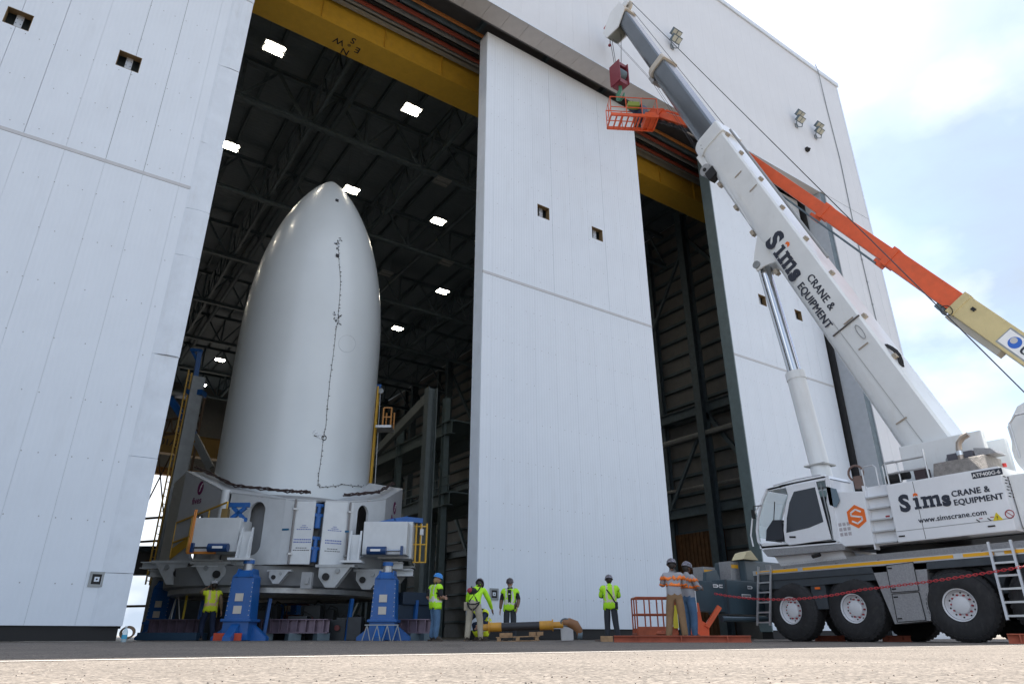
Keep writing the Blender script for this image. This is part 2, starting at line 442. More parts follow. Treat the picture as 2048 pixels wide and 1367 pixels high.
# loose aggregate on the near ground
st = MB()
rs = random.Random(3)
for i in range(900):
    D = 1.7 + 5 * rs.random() ** 1.5; a = AZ + radians(rs.uniform(-42, 42))
    c = Vector((cos(a) * D, sin(a) * D, 0)); r = rs.uniform(.002, .0055)
    q = [c + Vector((rs.uniform(.7, 1.2) * r * cos(k * 2.1), rs.uniform(.7, 1.2) * r * sin(k * 2.1), 0)) for k in range(3)]
    st.add(q + [c + Vector((0, 0, r * .9))], [(0, 1, 3), (1, 2, 3), (2, 0, 3)], rs.randint(0, 2))
stm = [M('grit_brown', (0.16, 0.11, 0.08), 0.9), M('grit_pale', (0.42, 0.37, 0.31), 0.9), M('grit_dark', (0.06, 0.05, 0.045), 0.9)]
tag(st.build('loose_grit', stm), 'loose grit scattered on the sunlit asphalt in the foreground', 'grit', kind='stuff')

# ================================================================ hangar
YF, YD, ZS, ZR = 18.5, 20.0, 26.2, 38.25
XW0, XW1 = -15.6, 42.3
XR0, XR1 = -9.0, 36.57            # the door recess
PW = 1.04
H = thing('hangar', 'huge white panelled rocket hangar with tall open sliding doors', 'hangar', (14, YF, 0))
pan_u = MB().box((0, 0, 0), (PW - .003, .06, ZR - ZS - .02))
proto = pan_u.build('wall_panel', wall_white, H)
x = XW1 - PW; first = True
while x > XW0 - .1:
    o = proto if first else clone(proto)
    first = False
    o.location = (x + .006, YF, ZS + .02)
    x -= PW
pl = MB().box((0, 0, 0), (PW - .012, .06, ZS - .02)).build('wall_panel', wall_white, H)
lows = []
x = XW1 - PW
while x > XR1 - .3: lows.append(x); x -= PW
x = XR0 - PW
while x > XW0 - .3: lows.append(x); x -= PW
for i, x in enumerate(lows):
    o = pl if i == 0 else clone(pl)
    o.location = (x + .006, YF, 0.0)
# backing of the front wall, sides, roof and back: closes the volume
MB().box((XW0, YF + .065, ZS + .05), (XW1 - .01, YF + .3, ZR - .1)).build('wall_backing', steel_dark, H)
MB().box((XR1 + .02, YF + .065, 0), (XW1 - .01, YF + .3, ZS)).build('wall_backing', steel_dark, H)
MB().box((XW0, YF + .065, 0), (XR0 - .02, YF + .3, ZS)).build('wall_backing', steel_dark, H)
MB().box((XW1 - .06, YF + .02, 0), (XW1, 104.5, ZR)).build('side_wall', wall_white, H)
MB().box((XW0 - .05, YF + .02, 0), (XW0, 104.5, ZR)).build('side_wall', wall_white, H)
MB().box((XW0, YF + .3, ZR - .3), (XW1 - .07, 104.5, ZR - .05)).build('roof', galv, H)
cap = MB().box((XW0 - .1, YF - .09, ZR), (XW1 + .1, YF + .35, ZR + .10)).box((XW0 - .1, YF - .10, ZR - .28), (XW1 + .1, YF - .012, ZR + .001))
cap.build('roof_edge_flashing', trim_white, H)
MB().box((XW1 - .16, YF - .012, 0), (XW1 + .012, YF - .002, ZR - .29)).build('corner_trim', trim_white, H)
# soffit
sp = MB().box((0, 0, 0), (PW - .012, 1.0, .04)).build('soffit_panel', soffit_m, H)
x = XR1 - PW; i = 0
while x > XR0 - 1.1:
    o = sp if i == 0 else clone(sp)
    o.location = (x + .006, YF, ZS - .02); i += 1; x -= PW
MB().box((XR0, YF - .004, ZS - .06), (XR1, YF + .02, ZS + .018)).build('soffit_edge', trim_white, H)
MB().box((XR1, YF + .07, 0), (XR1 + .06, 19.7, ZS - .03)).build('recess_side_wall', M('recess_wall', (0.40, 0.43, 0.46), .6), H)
MB().box((XR1 - .12, 19.71, 0), (XR1 + .06, 20.7, ZS + 1)).build('door_seal', seal_black, H)
# header with the door tracks
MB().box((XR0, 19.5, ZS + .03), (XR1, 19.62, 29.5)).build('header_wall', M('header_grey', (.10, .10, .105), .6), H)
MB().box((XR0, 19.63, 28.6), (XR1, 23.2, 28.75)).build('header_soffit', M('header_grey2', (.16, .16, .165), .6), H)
for v, mt, hh, ww in ((62, rust_orange, .14, .10), (74, steel_dark, .35, .12), (88, rust_red, .16, .12), (99, steel_grey, .3, .10), (107, seal_black, .25, .14),
                      (118, rust_red, .16, .12), (127, steel_grey, .35, .2), (134, steel_grey, .2, .35)):
    y = onZ(940, v, 27.0).y
    MB().beam((XR0, y, 27.0 + hh / 2), (XR1 + 3, y, 27.0 + hh / 2), ww, hh).build('door_track', mt, H)
for i in range(12):
    x = XR0 + 2 + i * 3.9
    MB().box((x, 19.63, 27.6), (x + .18, 23.1, 27.95)).build('track_hanger', steel_dark, H)
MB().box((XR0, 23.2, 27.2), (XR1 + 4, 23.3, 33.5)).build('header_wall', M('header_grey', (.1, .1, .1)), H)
# conductor line down the right end of the wall
cp = MB()
pts = [Vector((39.75, YF - .03, ZR + .5)), Vector((39.75, YF - .12, ZR - .2)), Vector((39.95, YF - .03, 35.0)), Vector((40.1, YF - .03, 30.3)), Vector((39.85, YF - .03, 24.8)), Vector((39.85, YF - .03, 0))]
cp.path(pts, .03, 6)
for k in range(14): cp.box((39.8 + .0 * k, YF - .06, 3 + k * 1.6), (39.92, YF, 3.12 + k * 1.6))
cp.build('conductor_line', steel_grey, H)
# inner shell
MB().box((41.2, 20.8, 0), (41.26, 104, 34)).build('liner_wall', liner, H)
MB().box((-12.1, 21.5, 0), (-12.04, 104, 34)).build('liner_wall', liner, H)
bw = MB()
bw.box((-12, 104, 20.5), (41.1, 104.2, 34)); bw.box((25, 104, 0), (41.1, 104.2, 20.5)); bw.box((-12, 104, 0), (1, 104.2, 20.5))
bw.build('back_wall', liner, H)
MB().box((-12, 23.4, 34), (41.1, 104, 34.06)).build('roof_deck', deck_dark, H)
# purlins (along the hangar) and trusses (across)
pu = MB().ibeam((0, 23.4, 33.75), (0, 104, 33.75), .16, .42, .025).build('purlin', steel_dark, H)
for i in range(22):
    o = pu if i == 0 else clone(pu)
    o.location = (-10.6 + i * 2.35, 0, 0)
tr = MB()
X0, X1, ZB, ZT = -12, 41, 30.3, 33.3
tr.ibeam((X0, 0, ZB), (X1, 0, ZB), .32, .34, .04); tr.ibeam((X0, 0, ZT), (X1, 0, ZT), .32, .34, .04)
nb = 13; dx = (X1 - X0) / nb
for i in range(nb):
    xa = X0 + i * dx
    tr.beam((xa, 0, ZB), (xa, 0, ZT), .16, .16)
    tr.beam((xa, .02, ZB), (xa + dx / 2, .02, ZT), .15, .15); tr.beam((xa + dx / 2, .02, ZT), (xa + dx, .02, ZB), .15, .15)
tr0 = tr.build('roof_truss', steel_dark, H)
for i in range(8):
    o = tr0 if i == 0 else clone(tr0)
    o.location = (0, 25.6 + i * 10.1, 0)
# bracing lattice between the trusses, along the hangar
lb = MB()
for k in range(7):
    ya = 25.6 + k * 10.1
    for j in range(4):
        y0 = ya + j * 10.1 / 4
        lb.beam((0, y0, 30.5), (0, y0 + 10.1 / 8, 33.2), .10, .10); lb.beam((0, y0 + 10.1 / 8, 33.2), (0, y0 + 10.1 / 4, 30.5), .10, .10)
lb.beam((0, 25.6, 30.5), (0, 96.3, 30.5), .2, .2); lb.beam((0, 25.6, 33.2), (0, 96.3, 33.2), .2, .2)
l0 = lb.build('longitudinal_truss', steel_dark, H)
for i, x in enumerate((-3.2, 8.9, 17.1, 30.5)):
    o = l0 if i == 0 else clone(l0)
    o.location = (x, 0, 0)
# hanging ducts and pipes below the deck
for x, z, r in ((2.2, 32.6, .28), (3.0, 32.6, .16), (10.7, 32.3, .22), (23.6, 32.3, .2)):
    MB().tube((x, 24, z), (x, 103, z), r, n=10).build('roof_duct', steel_dark, H)
# east wall framing
gi = MB().box((40.85, 21, -.1), (41.19, 103.8, .1)).build('girt', steel_dark, H)
for i in range(23):
    o = gi if i == 0 else clone(gi)
    o.location = (0, 0, 1.6 + i * 1.42)
co0 = MB().ibeam((39.4, 0, 0), (39.4, 0, 33.2), .62, .8, .05, up=(1, 0, 0)).build('column', steel_dark, H)
for i in range(9):
    o = co0 if i == 0 else clone(co0)
    o.location = (0, 22.3 + i * 9.9, 0)
wp = MB().ibeam((40.6, 0, 0), (40.6, 0, 33.2), .4, .45, .04, up=(1, 0, 0)).build('wind_post', steel_dark, H)
for i in range(8):
    o = wp if i == 0 else clone(wp)
    o.location = (0, 27.3 + i * 9.9, 0)
for i in range(8):
    y = 22.3 + i * 9.9
    for z0, z1 in ((1, 15.5), (16.5, 31)):
        if i == 1:
            MB().beam((39.9, y + 9.9, z0), (39.9, y, z1), .22, .22).beam((39.9, y + 9.9, (z0 + z1) / 2 + 2), (39.9, y + 5, z0), .15, .15).build('diagonal_brace', steel_dark, H)
        else:
            MB().beam((39.9, y, z0), (39.9, y + 9.9, z1), .3, .3).build('diagonal_brace', steel_dark, H)
# lattice column between wall posts near the right opening
lc = MB()
for s in (0, .9):
    lc.beam((39.7, 28.2 + s, 0), (39.7, 28.2 + s, 26), .12, .12)
for k in range(20): lc.beam((39.7, 28.2 + .9 * (k % 2), k * 1.3), (39.7, 28.2 + .9 * ((k + 1) % 2), (k + 1) * 1.3), .08, .08)
lc.build('lattice_post', steel_dark, H)
for z in (16.0, 8.6): MB().ibeam((39.9, 22, z), (39.9, 103, z), .5, .75, .05).build('runway_beam', steel_dark, H)
for y in (28.6, 29.2): MB().path([(40.3, y, 0.0), (40.3, y, 9.5), (40.3, y + .5, 10.3), (40.3, 40, 10.5)], .12, 8).build('wall_pipe', galv, H)
MB().path([(39.3, 24, 13.9), (39.3, 60, 13.9)], .22, 8).build('wall_pipe', steel_grey, H)
dr = MB()
for i in range(16):
    y = 32.6 + i * .36
    dr.box((40.6, y, .05), (40.78, y + .2, 7.2)); dr.box((40.66, y + .2, .05), (40.72, y + .36, 7.2))
dr.build('roll_up_door', brown_m, H)
# mid hall platform structure seen between the fairing and the middle door
pf = MB()
for z, d in ((9.2, .9), (14.5, 1.0)):
    pf.ibeam((24, 43, z), (24, 70, z), .5, d, .05); pf.ibeam((27.5, 43, z), (27.5, 70, z), .5, d, .05)
    pf.box((24, 43, z + d / 2), (27.5, 70, z + d / 2 + .08))
for y in (44, 52, 60, 68):
    pf.ibeam((24, y, 0), (24, y, 17), .45, .45, .04); pf.ibeam((27.5, y, 0), (27.5, y, 17), .45, .45, .04)
pf.beam((24, 44, .5), (24, 52, 9), .3, .3); pf.beam((24, 60, .5), (24, 52, 9), .3, .3)
for y in range(43, 71, 2): pf.beam((23.9, y, 9.7), (23.9, y, 10.8), .05, .05)
for z in (10.2, 10.8): pf.beam((23.9, 43, z), (23.9, 70, z), .05, .05)
tag(pf.build('service_platform', steel_green), 'dark steel service platform deep in the hangar right of the white fairing', 'platform')
col = MB().ibeam((16.2, 31.5, 0), (16.2, 31.5, 12.6), .5, .55, .04, up=(1, 0, 0))
for k in range(8): col.box((15.93, 31.2, 11 + .18 * k), (15.96, 31.3, 11.06 + .18 * k)); col.box((15.93, 31.6, 11 + .18 * k), (15.96, 31.7, 11.06 + .18 * k))
col.beam((16.2, 31.5, 12.2), (22, 60, 12.2), .3, .6).beam((16.2, 31.6, 3.0), (20, 44, 9), .3, .3)
tag(col.build('steel_support_frame', M('frame_greygreen', (.15, .18, .18), .5, var=.1)), 'grey steel column with sloping beam behind the middle door', 'steel frame')

# ---------------------------------------------------------------- sliding doors
def door(label, x0, x1, y, end_mat, cuts=(), lockbox=None, phase=0.0):
    d = thing('hangar_door', label, 'door', ((x0 + x1) / 2, y, 0), group='sliding doors of the hangar')
    tiers = ((.36, 13.30), (13.42, 26.10))
    xs = [x0]; x = x0 + phase
    while x < x1 - .3:
        if x > x0 + .2: xs.append(x)
        x += PW
    xs.append(x1)
    cache = {}
    for za, zb in tiers:
        for a, b in zip(xs[:-1], xs[1:]):
            holes = [(cx, cz) for cx, cz in cuts if za < cz < zb and cx + .33 > a and cx - .33 < b]
            if not holes:
                key = (round(b - a, 3), za)
                if key in cache: o = clone(cache[key])
                else:
                    o = MB().box((0, 0, 0), (b - a - .004, .06, zb - za)).build('door_panel', door_white, d); cache[key] = o
                o.location = (a + .005, y, za)
            else:
                cx, cz = holes[0]; m = MB()
                aa, bb = a + .005, b - .005; l, r = max(aa, cx - .33), min(bb, cx + .33)
                m.box((aa, y, za), (bb, y + .06, cz - .32)).box((aa, y, cz + .32), (bb, y + .06, zb))
                if l > aa + .01: m.box((aa, y, cz - .319), (l, y + .06, cz + .319))
                if r < bb - .01: m.box((r, y, cz - .319), (bb, y + .06, cz + .319))
                m.build('door_panel', door_white, d)
    MB().box((x0, y - .012, 13.305), (x1, y + .05, 13.415)).build('seam_strip', M('seam_grey', (.50, .51, .53), .5, var=.05), d)
    MB().box((x0, y + .0605, .3), (x0 + .05, y + .65, 26.15)).build('end_plate', end_mat, d)
    MB().box((x1 - .05, y + .0605, .3), (x1, y + .65, 26.15)).build('end_plate', seal_black, d)
    MB().box((x0 + .051, y + .58, .3), (x1 - .051, y + .64, 26.15)).build('back_sheet', steel_dark, d)
    MB().box((x0, y - .004, 26.105), (x1, y + .65, 26.2)).build('top_cap', trim_white, d)
    MB().box((x0 + .05, y + .05, .02), (x1 - .05, y + .6, .35)).build('bottom_seal', seal_black, d)
    fa = MB(); rr = random.Random(int(x0 * 10) + 5)
    z = 1.3
    while z < 26:
        xx = x0 + .3
        while xx < x1 - .2:
            if rr.random() < .8:
                r = .016; c = Vector((xx + rr.uniform(-.02, .02), y - .006, z + rr.uniform(-.01, .01)))
                fa.add([c + Vector((r * cos(k * pi / 3), 0, r * sin(k * pi / 3))) for k in range(6)], [(0, 1, 2, 3, 4, 5)])
            xx += .36
        z += 1.55
    tag(fa.build('fastener_heads', M('fastener_grey', (.30, .31, .33), .4, metal=.5), d, fix=False), kind='stuff')
    for cx, cz in cuts:
        op = MB()
        t = .014
        op.box((cx - .33, y + .001, cz - .32), (cx + .33, y + .25, cz - .32 + t)).box((cx - .33, y + .001, cz + .32 - t), (cx + .33, y + .25, cz + .32))
        op.box((cx - .33, y + .002, cz - .29), (cx - .33 + t, y + .25, cz + .29)).box((cx + .33 - t, y + .002, cz - .29), (cx + .33, y + .25, cz + .29))
        fr = op.build('access_opening', M('insulation_tan', (.20, .14, .07), .8), d)
        p = MB().box((cx - .09, y + .2, cz - .315), (cx + .10, y + .22, cz + .315))
        pp = p.build('bolted_plate', galv, fr)
        b2 = MB()
        for k in range(3):
            for s in (-.06, .06): b2.tube((cx + s, y + .2, cz - .2 + k * .18), (cx + s, y + .19, cz - .2 + k * .18), .016, n=6)
        b2.build('bolts', steel_dark, pp) if False else b2.build('bolt_heads', steel_dark, fr)
    if lockbox:
        cx, cz = lockbox
        q = MB()
        for s in (-1, 1):
            q.box((cx - .17, y - .03, cz + s * .15 - .03), (cx + .17, y, cz + s * .15 + .03)).box((cx + s * .14 - .03, y - .029, cz - .12), (cx + s * .14 + .03, y, cz + .12))
        lk = q.build('lock_box', steel_grey, d)
        MB().box((cx - .11, y - .012, cz - .12), (cx + .11, y - .002, cz + .12)).build('recess', seal_black, lk)
        MB().box((cx - .055, y - .028, cz - .055), (cx + .055, y - .013, cz + .055)).build('catch_plate', trim_white, lk)
        MB().tube((cx, y - .028, cz), (cx, y - .034, cz), .022, n=10).build('catch_hole', seal_black, lk)
    return d
dl = door('tall white door leaf on the left with two square openings and a bent edge flashing', -8.6, 2.32, 20.75, trim_white,
          [(-3.9, 17.25), (-.91, 17.28)], (1.55, 1.44), .55)
dm = door('tall white door leaf in the middle, standing right of the rocket fairing', 12.3, 21.6, 20.0, trim_white,
          [(15.38, 17.31), (18.52, 17.30)], (12.97, 1.40), .45)
drt = door('tall white door leaf behind the crane boom, nearest the right corner', 27.45, 36.3, 20.0, steel_green,
           [(30.68, 17.35), (34.0, 17.32)], None, .5)
MB().box((27.38, 19.99, .3), (27.45, 20.62, 26.1)).build('edge_flashing', steel_green, drt)
# bent flashing on the free edge of the left leaf
z = .36; rr = random.Random(4)
for k, hgt in enumerate((1.25, 3.0, 3.0, 3.3, 1.7, 2.6, 3.4, 3.4, 3.6)):
    off = rr.uniform(.0, .05); b = .05 + rr.uniform(0, .02)
    m = MB(); zz = z + hgt - .015
    prof = [(1.62, 0), (1.70, .03), (1.86, .035 + off), (2.0, b + off), (2.22, b + off), (2.335 + off * .4, b), (2.335 + off * .4, -.12)]
    vs = [(px_, 20.75 - py_, z) for px_, py_ in prof] + [(px_, 20.75 - py_, zz) for px_, py_ in prof]
    n = len(prof)
    m.add(vs, [(i, i + 1, n + i + 1, n + i) for i in range(n - 1)] + [tuple(range(n)), tuple(range(n, 2 * n))])
    m.build('edge_flashing', trim_white, dl, fix=True)
    z += hgt

# ---------------------------------------------------------------- bridge cranes
def bridge(label, y0, y1, z0, z1, m):
    t = thing('bridge_crane', label, 'bridge crane', (14, (y0 + y1) / 2, z0))
    b = MB().box((-11.4, y0, z0 + .06), (39.0, y1, z1)).build('girder', m, t)
    MB().box((-11.4, y0 - .12, z0), (39.0, y1 + .12, z0 + .055)).build('bottom_flange', m, t)
    MB().box((-11.4, y0 - .12, z1 + .005), (39.0, y1 + .12, z1 + .07)).build('top_flange', m, t)
    for x in (-11.9, 38.3): MB().box((x, y0 - 1.2, z0 + .4), (x + .6, y1 + 1.2, z0 + 1.5)).build('end_carriage', m, t)
    st = MB()
    for i in range(16): st.box((-10 + i * 3.1, y0 - .11, z0 + .06), (-9.98 + i * 3.1, y0 - .002, z1))
    st.build('stiffeners', m, t)
    return t
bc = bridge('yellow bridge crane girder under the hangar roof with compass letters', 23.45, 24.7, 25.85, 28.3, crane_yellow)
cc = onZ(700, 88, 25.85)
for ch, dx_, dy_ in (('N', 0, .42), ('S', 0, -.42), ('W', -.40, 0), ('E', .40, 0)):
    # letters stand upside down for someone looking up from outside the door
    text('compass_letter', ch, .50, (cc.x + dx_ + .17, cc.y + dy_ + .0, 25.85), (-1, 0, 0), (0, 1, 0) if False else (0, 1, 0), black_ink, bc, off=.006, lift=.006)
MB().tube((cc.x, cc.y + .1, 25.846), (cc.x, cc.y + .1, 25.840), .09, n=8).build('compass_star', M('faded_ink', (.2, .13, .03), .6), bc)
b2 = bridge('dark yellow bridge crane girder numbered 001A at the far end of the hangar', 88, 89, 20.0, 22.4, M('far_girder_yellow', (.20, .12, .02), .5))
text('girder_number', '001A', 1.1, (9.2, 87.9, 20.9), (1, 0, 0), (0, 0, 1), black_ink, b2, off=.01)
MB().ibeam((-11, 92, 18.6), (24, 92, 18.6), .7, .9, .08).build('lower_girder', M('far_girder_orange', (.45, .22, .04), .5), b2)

# ---------------------------------------------------------------- hall lamps
def lamp(x, y, label, lit=True):
    t = thing('hall_lamp', label, 'lamp', (x, y, 30.0), group='twin tube lamps under the hangar roof')
    MB().box((x - .58, y - .46, 30.04), (x + .58, y + .46, 30.12)).build('housing', steel_grey, t)
    for s in (-1, 1):
        MB().box((x - .50, y + s * .23 - .105, 30.0), (x + .50, y + s * .23 + .105, 30.035)).build('tube_panel', lamp_emit if lit else galv, t)
    MB().tube((x - .4, y, 30.12), (x - .4, y, 33.6), .012, n=5).tube((x + .4, y, 30.12), (x + .4, y, 33.6), .012, n=5).build('hanger', steel_dark, t)
LAB = {(4.95, 30.6): 'lit lamp at the upper left, highest in the doorway', (13.4, 30.6): 'lit lamp below the yellow girder, highest on the right',
       (4.97, 40.5): 'lit lamp peeking out beside the edge of the left door leaf', (13.5, 40.5): 'lit lamp just right of the tip of the fairing',
       (20.7, 40.5): 'lit lamp right of the fairing, third row from the top', (26.75, 50.7): 'lit lamp nearest the middle door, level with the fairing shoulder',
       (26.9, 60.8): 'lowest lit lamp right of the fairing', (13.5, 80.8): 'small lit lamp left of the fairing above the blue arm', (13.6, 91.2): 'lowest small lit lamp left of the fairing'}
for (x, y), lb_ in LAB.items(): lamp(x, y, lb_)
for i, y in enumerate((30.6, 40.5, 50.7, 60.8)): lamp(-3.4, y, 'lit hall lamp hidden behind the left door leaf')
for (u, v), lb_ in {(884, 365): 'unlit lamp in the dark roof, upper of two right of the fairing', (892, 527): 'unlit lamp in the dark roof between two lit ones',
                    (772, 548): 'unlit lamp beside the right shoulder of the fairing'}.items():
    p = onZ(u, v, 30.0); lamp(p.x, p.y, lb_, False)

# ---------------------------------------------------------------- floodlights on the wall
def flood(x, z, label):
    t = thing('floodlight', label, 'floodlight', (x, YF, z), group='floodlights on the hangar wall')
    MB().box((x - .12, YF - .05, z - .5), (x + .12, YF - .001, z - .2)).build('wall_plate', steel_grey, t)
    MB().path([(x - .3, YF - .35, z - .1), (x - .3, YF - .22, z - .42), (x, YF - .12, z - .5), (x + .3, YF - .22, z - .42), (x + .3, YF - .35, z - .1)], .03, 6).build('bracket', steel_dark, t)
    for k in range(2):
        c = Vector((x, YF - .38 - .05 * k, z - .05 + k * .42)); ax = Vector((.33, 0, 0)); ay = Vector((0, -.5, -.86)).normalized(); az = ax.normalized().cross(ay)
        up = Vector((0, -.86, .5)).normalized()
        b = MB().obox(c, ax, up * .20, ay * .08).build('lamp_module', steel_dark, t)
        for s in (-1, 1):
            MB().obox(c + ax * .5 * s + ay * .085, ax * .40, up * .15, ay * .01).build('lens', lens_m, b)
flood(23.65, 31.1, 'floodlight high on the wall beside the crane boom')
flood(35.3, 31.2, 'left one of the pair of floodlights near the right corner')
flood(37.45, 31.3, 'right one of the pair of floodlights near the right corner')
jb = MB().box((35.8, YF - .18, 29.05), (36.05, YF - .001, 29.3)).tube((35.92, YF - .18, 29.17), (35.92, YF - .26, 29.1), .07, n=8)
tag(jb.build('wall_camera', seal_black), 'small black box on the wall below the floodlight pair', 'camera box')

# dark tyre marks, oil spots and a few cracks on the apron
am = MB(); rr = random.Random(21)
crk = M('asphalt_crack', (.05, .045, .042), .9)
for k in range(16):
    x, y = rr.uniform(-6, 24), rr.uniform(2.0, 17); a = rr.uniform(-.4, .4) + (pi / 2 if rr.random() < .4 else 0); w_ = rr.uniform(.006, .014)
    p = Vector((x, y, .0035)); L_ = []
    for j in range(10):
        L_.append(p.copy()); a += rr.uniform(-.35, .35); p = p + Vector((cos(a), sin(a), 0)) * rr.uniform(.2, .5)
    vs = []
    for q in L_: vs += [q + Vector((0, -w_, 0)), q + Vector((0, w_, 0))]
    am.add(vs, [(2 * j, 2 * j + 2, 2 * j + 3, 2 * j + 1) for j in range(9)])
tag(am.build('pavement_cracks', crk, fix=False), kind='structure')
ol = MB()
for k in range(14):
    c = Vector((rr.uniform(4, 20), rr.uniform(3.5, 16.5), .003)); r = rr.uniform(.1, .4)
    ol.add([c + Vector((cos(j * pi / 9), sin(j * pi / 9), 0)) * r * rr.uniform(.7, 1.15) for j in range(18)], [tuple(range(18))])
tag(ol.build('oil_stains', M('oil_stain', (.06, .055, .05), .55, var=.3, vscale=8), fix=False), kind='structure')

# ================================================================ payload fairing
FC = Vector((7.96, 26.84, 0)); FR = 2.90; FZC = 10.57; FZT = 20.0
def fr_(z):
    if z < FZC: return FR
    s = min(1, (z - FZC) / (FZT - FZC))
    return FR * max(0, 1 - s ** 2.48) ** 0.775
def onF(u, v, lift=0.0):
    d = ray(u, v); t = 20.0
    while t < 45:
        p = CAM + d * t
        if p.z < FZT and (p.xy - FC.xy).length < fr_(p.z) + lift: return p
        t += .01
    return CAM + d * 27
fair = thing('payload_fairing', 'tall white rocket payload fairing standing in the open doorway', 'payload fairing', (FC.x, FC.y, 2.4))
prof = [(FR, 2.4), (FR, 6.0), (FR, FZC)]
for i in range(1, 49):
    s = 1 - (1 - i / 48) ** 1.6
    z = FZC + (FZT - FZC) * s; prof.append((max(fr_(z), 0.0), z))
MB().lathe(prof, FC, 96).build('shell', fair_white, fair, smooth=True)
wire = [(677, 482), (677, 500), (678, 520), (680, 545), (681, 570), (679, 600), (677, 622), (676, 640), (672, 660), (669, 690), (665, 720), (661, 750), (657, 790), (654, 820), (652, 850), (648, 868),
        (645, 890), (642, 920), (638, 945), (636, 968), (640, 974), (655, 973), (672, 971), (685, 968), (700, 970), (715, 972), (731, 972)]
pts = []
for (u0, v0), (u1, v1) in zip(wire[:-1], wire[1:]):
    for k in range(3): pts.append(onF(u0 + (u1 - u0) * k / 3, v0 + (v1 - v0) * k / 3, .012))
MB().path(pts, .008, 5).build('sensor_cable', M('cable_grey', (.06, .06, .065), .6), fair)
cl = MB(); rr = random.Random(2)
for p in pts[::1]:
    for _ in range(1):
        c = p + Vector((rr.uniform(-.03, .03), -.01, rr.uniform(-.05, .05))); n = (Vector((c.x, c.y, 0)) - Vector((FC.x, FC.y, 0))).normalized(); t = n.cross(Vector((0, 0, 1)))
        cl.obox(c + n * .01, t * rr.uniform(.012, .035), n * .010, Vector((0, 0, rr.uniform(.006, .013))))
tag(cl.build('cable_clips', black_ink, fair), kind='stuff')
tp = MB()
for (u, v) in ((672, 485), (680, 480), (675, 492), (672, 628), (680, 632), (668, 640), (676, 650), (636, 868), (640, 874), (632, 866)):
    for _ in range(4):
        p = onF(u + rr.uniform(-5, 5), v + rr.uniform(-6, 6), .01); n = (Vector((p.x, p.y, 0)) - Vector((FC.x, FC.y, 0))).normalized(); t = n.cross(Vector((0, 0, 1)))
        a = rr.uniform(0, 3); e1 = t * cos(a) + Vector((0, 0, 1)) * sin(a); e2 = n.cross(e1)
        tp.obox(p + n * .01, e1 * .05, n * .004, e2 * .016, rr.randint(0, 1))
tag(tp.build('cable_tape', [black_ink, M('foil_tape', (.5, .52, .55), .3, metal=.6)], fair), kind='stuff')
def ring_on_f(c, ru, rv, n=28):
    return [onF(c[0] + ru * cos(2 * pi * i / n), c[1] + rv * sin(2 * pi * i / n), .004) for i in range(n)]
MB().path(ring_on_f((694, 687), 17, 17), .008, 5, closed=True).build('access_hatch_seam', M('seam_line', (.52, .56, .60), .4), fair)
MB().path(ring_on_f((648, 875), 4.5, 4.5, 14), .02, 5, closed=True).build('port_ring', black_ink, fair)
for (u, v) in ((674, 401), (675, 511)):
    p = onF(u, v, .02); n = (Vector((p.x, p.y, 0)) - Vector((FC.x, FC.y, 0))).normalized(); t = n.cross(Vector((0, 0, 1)))
    MB().obox(p + n * .0, t * .065, n * .03, Vector((0, 0, .07)) + n * -.01).build('vent_square', black_ink, fair)

# ================================================================ clamshell assembly fixture round the foot of the fairing
fx = thing('assembly_fixture', 'white two-part assembly fixture clamped round the foot of the fairing', 'fixture', (FC.x, FC.y, 0))
def cxy(u, D, v=1050): p = atD(u, v, D); return Vector((p.x, p.y, 0))
Z3 = Vector((0, 0, 1))
def panel(name, a, b, za0, za1, zb0, zb1, m, hole=None, th=.09):
    """flat plate between plan points a and b; bottoms za0/zb0, tops za1/zb1; hole = (s, zc, half width in m, half height in m)"""
    n = Z3.cross(b - a).normalized()
    if (a - FC).dot(n) < 0: n = -n
    P = lambda s, z: a.lerp(b, s) + Z3 * z
    Wd = (b - a).length
    if hole is None:
        return MB().prism([P(0, za0), P(1, zb0), P(1, zb1), P(0, za1)], -n * th).build(name, m, fx, bevel=.008)
    s0, zc, hw, hh = hole
    N = 40; inner = []; outer = []
    for i in range(N):
        t = 2 * pi * i / N
        cx, cz = cos(t), sin(t)
        ix = hw * cx; iz = (hh - hw) * (1 if cz > 1e-6 else -1 if cz < -1e-6 else 0) + hw * cz
        inner.append((s0 * Wd + ix, zc + iz))
        # rectangle point in the same direction
        dx, dz = ix, iz
        lim = []
        if dx > 1e-6: lim.append((Wd - s0 * Wd) / dx)
        if dx < -1e-6: lim.append(-s0 * Wd / dx)
        zt = max(za1, zb1) if False else None
        k = min(lim + [8.0 / max(1e-6, abs(dz))])
        top = lambda xx: za1 + (zb1 - za1) * xx / Wd
        bot = lambda xx: za0 + (zb0 - za0) * xx / Wd
        for _ in range(600):
            xx = s0 * Wd + dx * k; zz = zc + dz * k
            if zz > top(xx) + 1e-4 or zz < bot(xx) - 1e-4: k *= .985
            else: break
        outer.append((s0 * Wd + dx * k, zc + dz * k))
    # snap the nearest outer points onto the four corners
    for cx, cz in ((0, za0), (Wd, zb0), (Wd, zb1), (0, za1)):
        j = min(range(N), key=lambda i: (outer[i][0] - cx) ** 2 + (outer[i][1] - cz) ** 2); outer[j] = (cx, cz)
    q = lambda p, d: P(p[0] / Wd, p[1]) - n * d
    vs = [q(p, 0) for p in outer] + [q(p, 0) for p in inner] + [q(p, th) for p in outer] + [q(p, th) for p in inner]
    fs = []
    for i in range(N):
        j = (i + 1) % N
        fs += [(i, j, N + j, N + i), (2 * N + j, 2 * N + i, 3 * N + i, 3 * N + j), (N + i, N + j, 3 * N + j, 3 * N + i), (j, i, 2 * N + i, 2 * N + j)]
    return MB().add(vs, fs).build(name, m, fx)
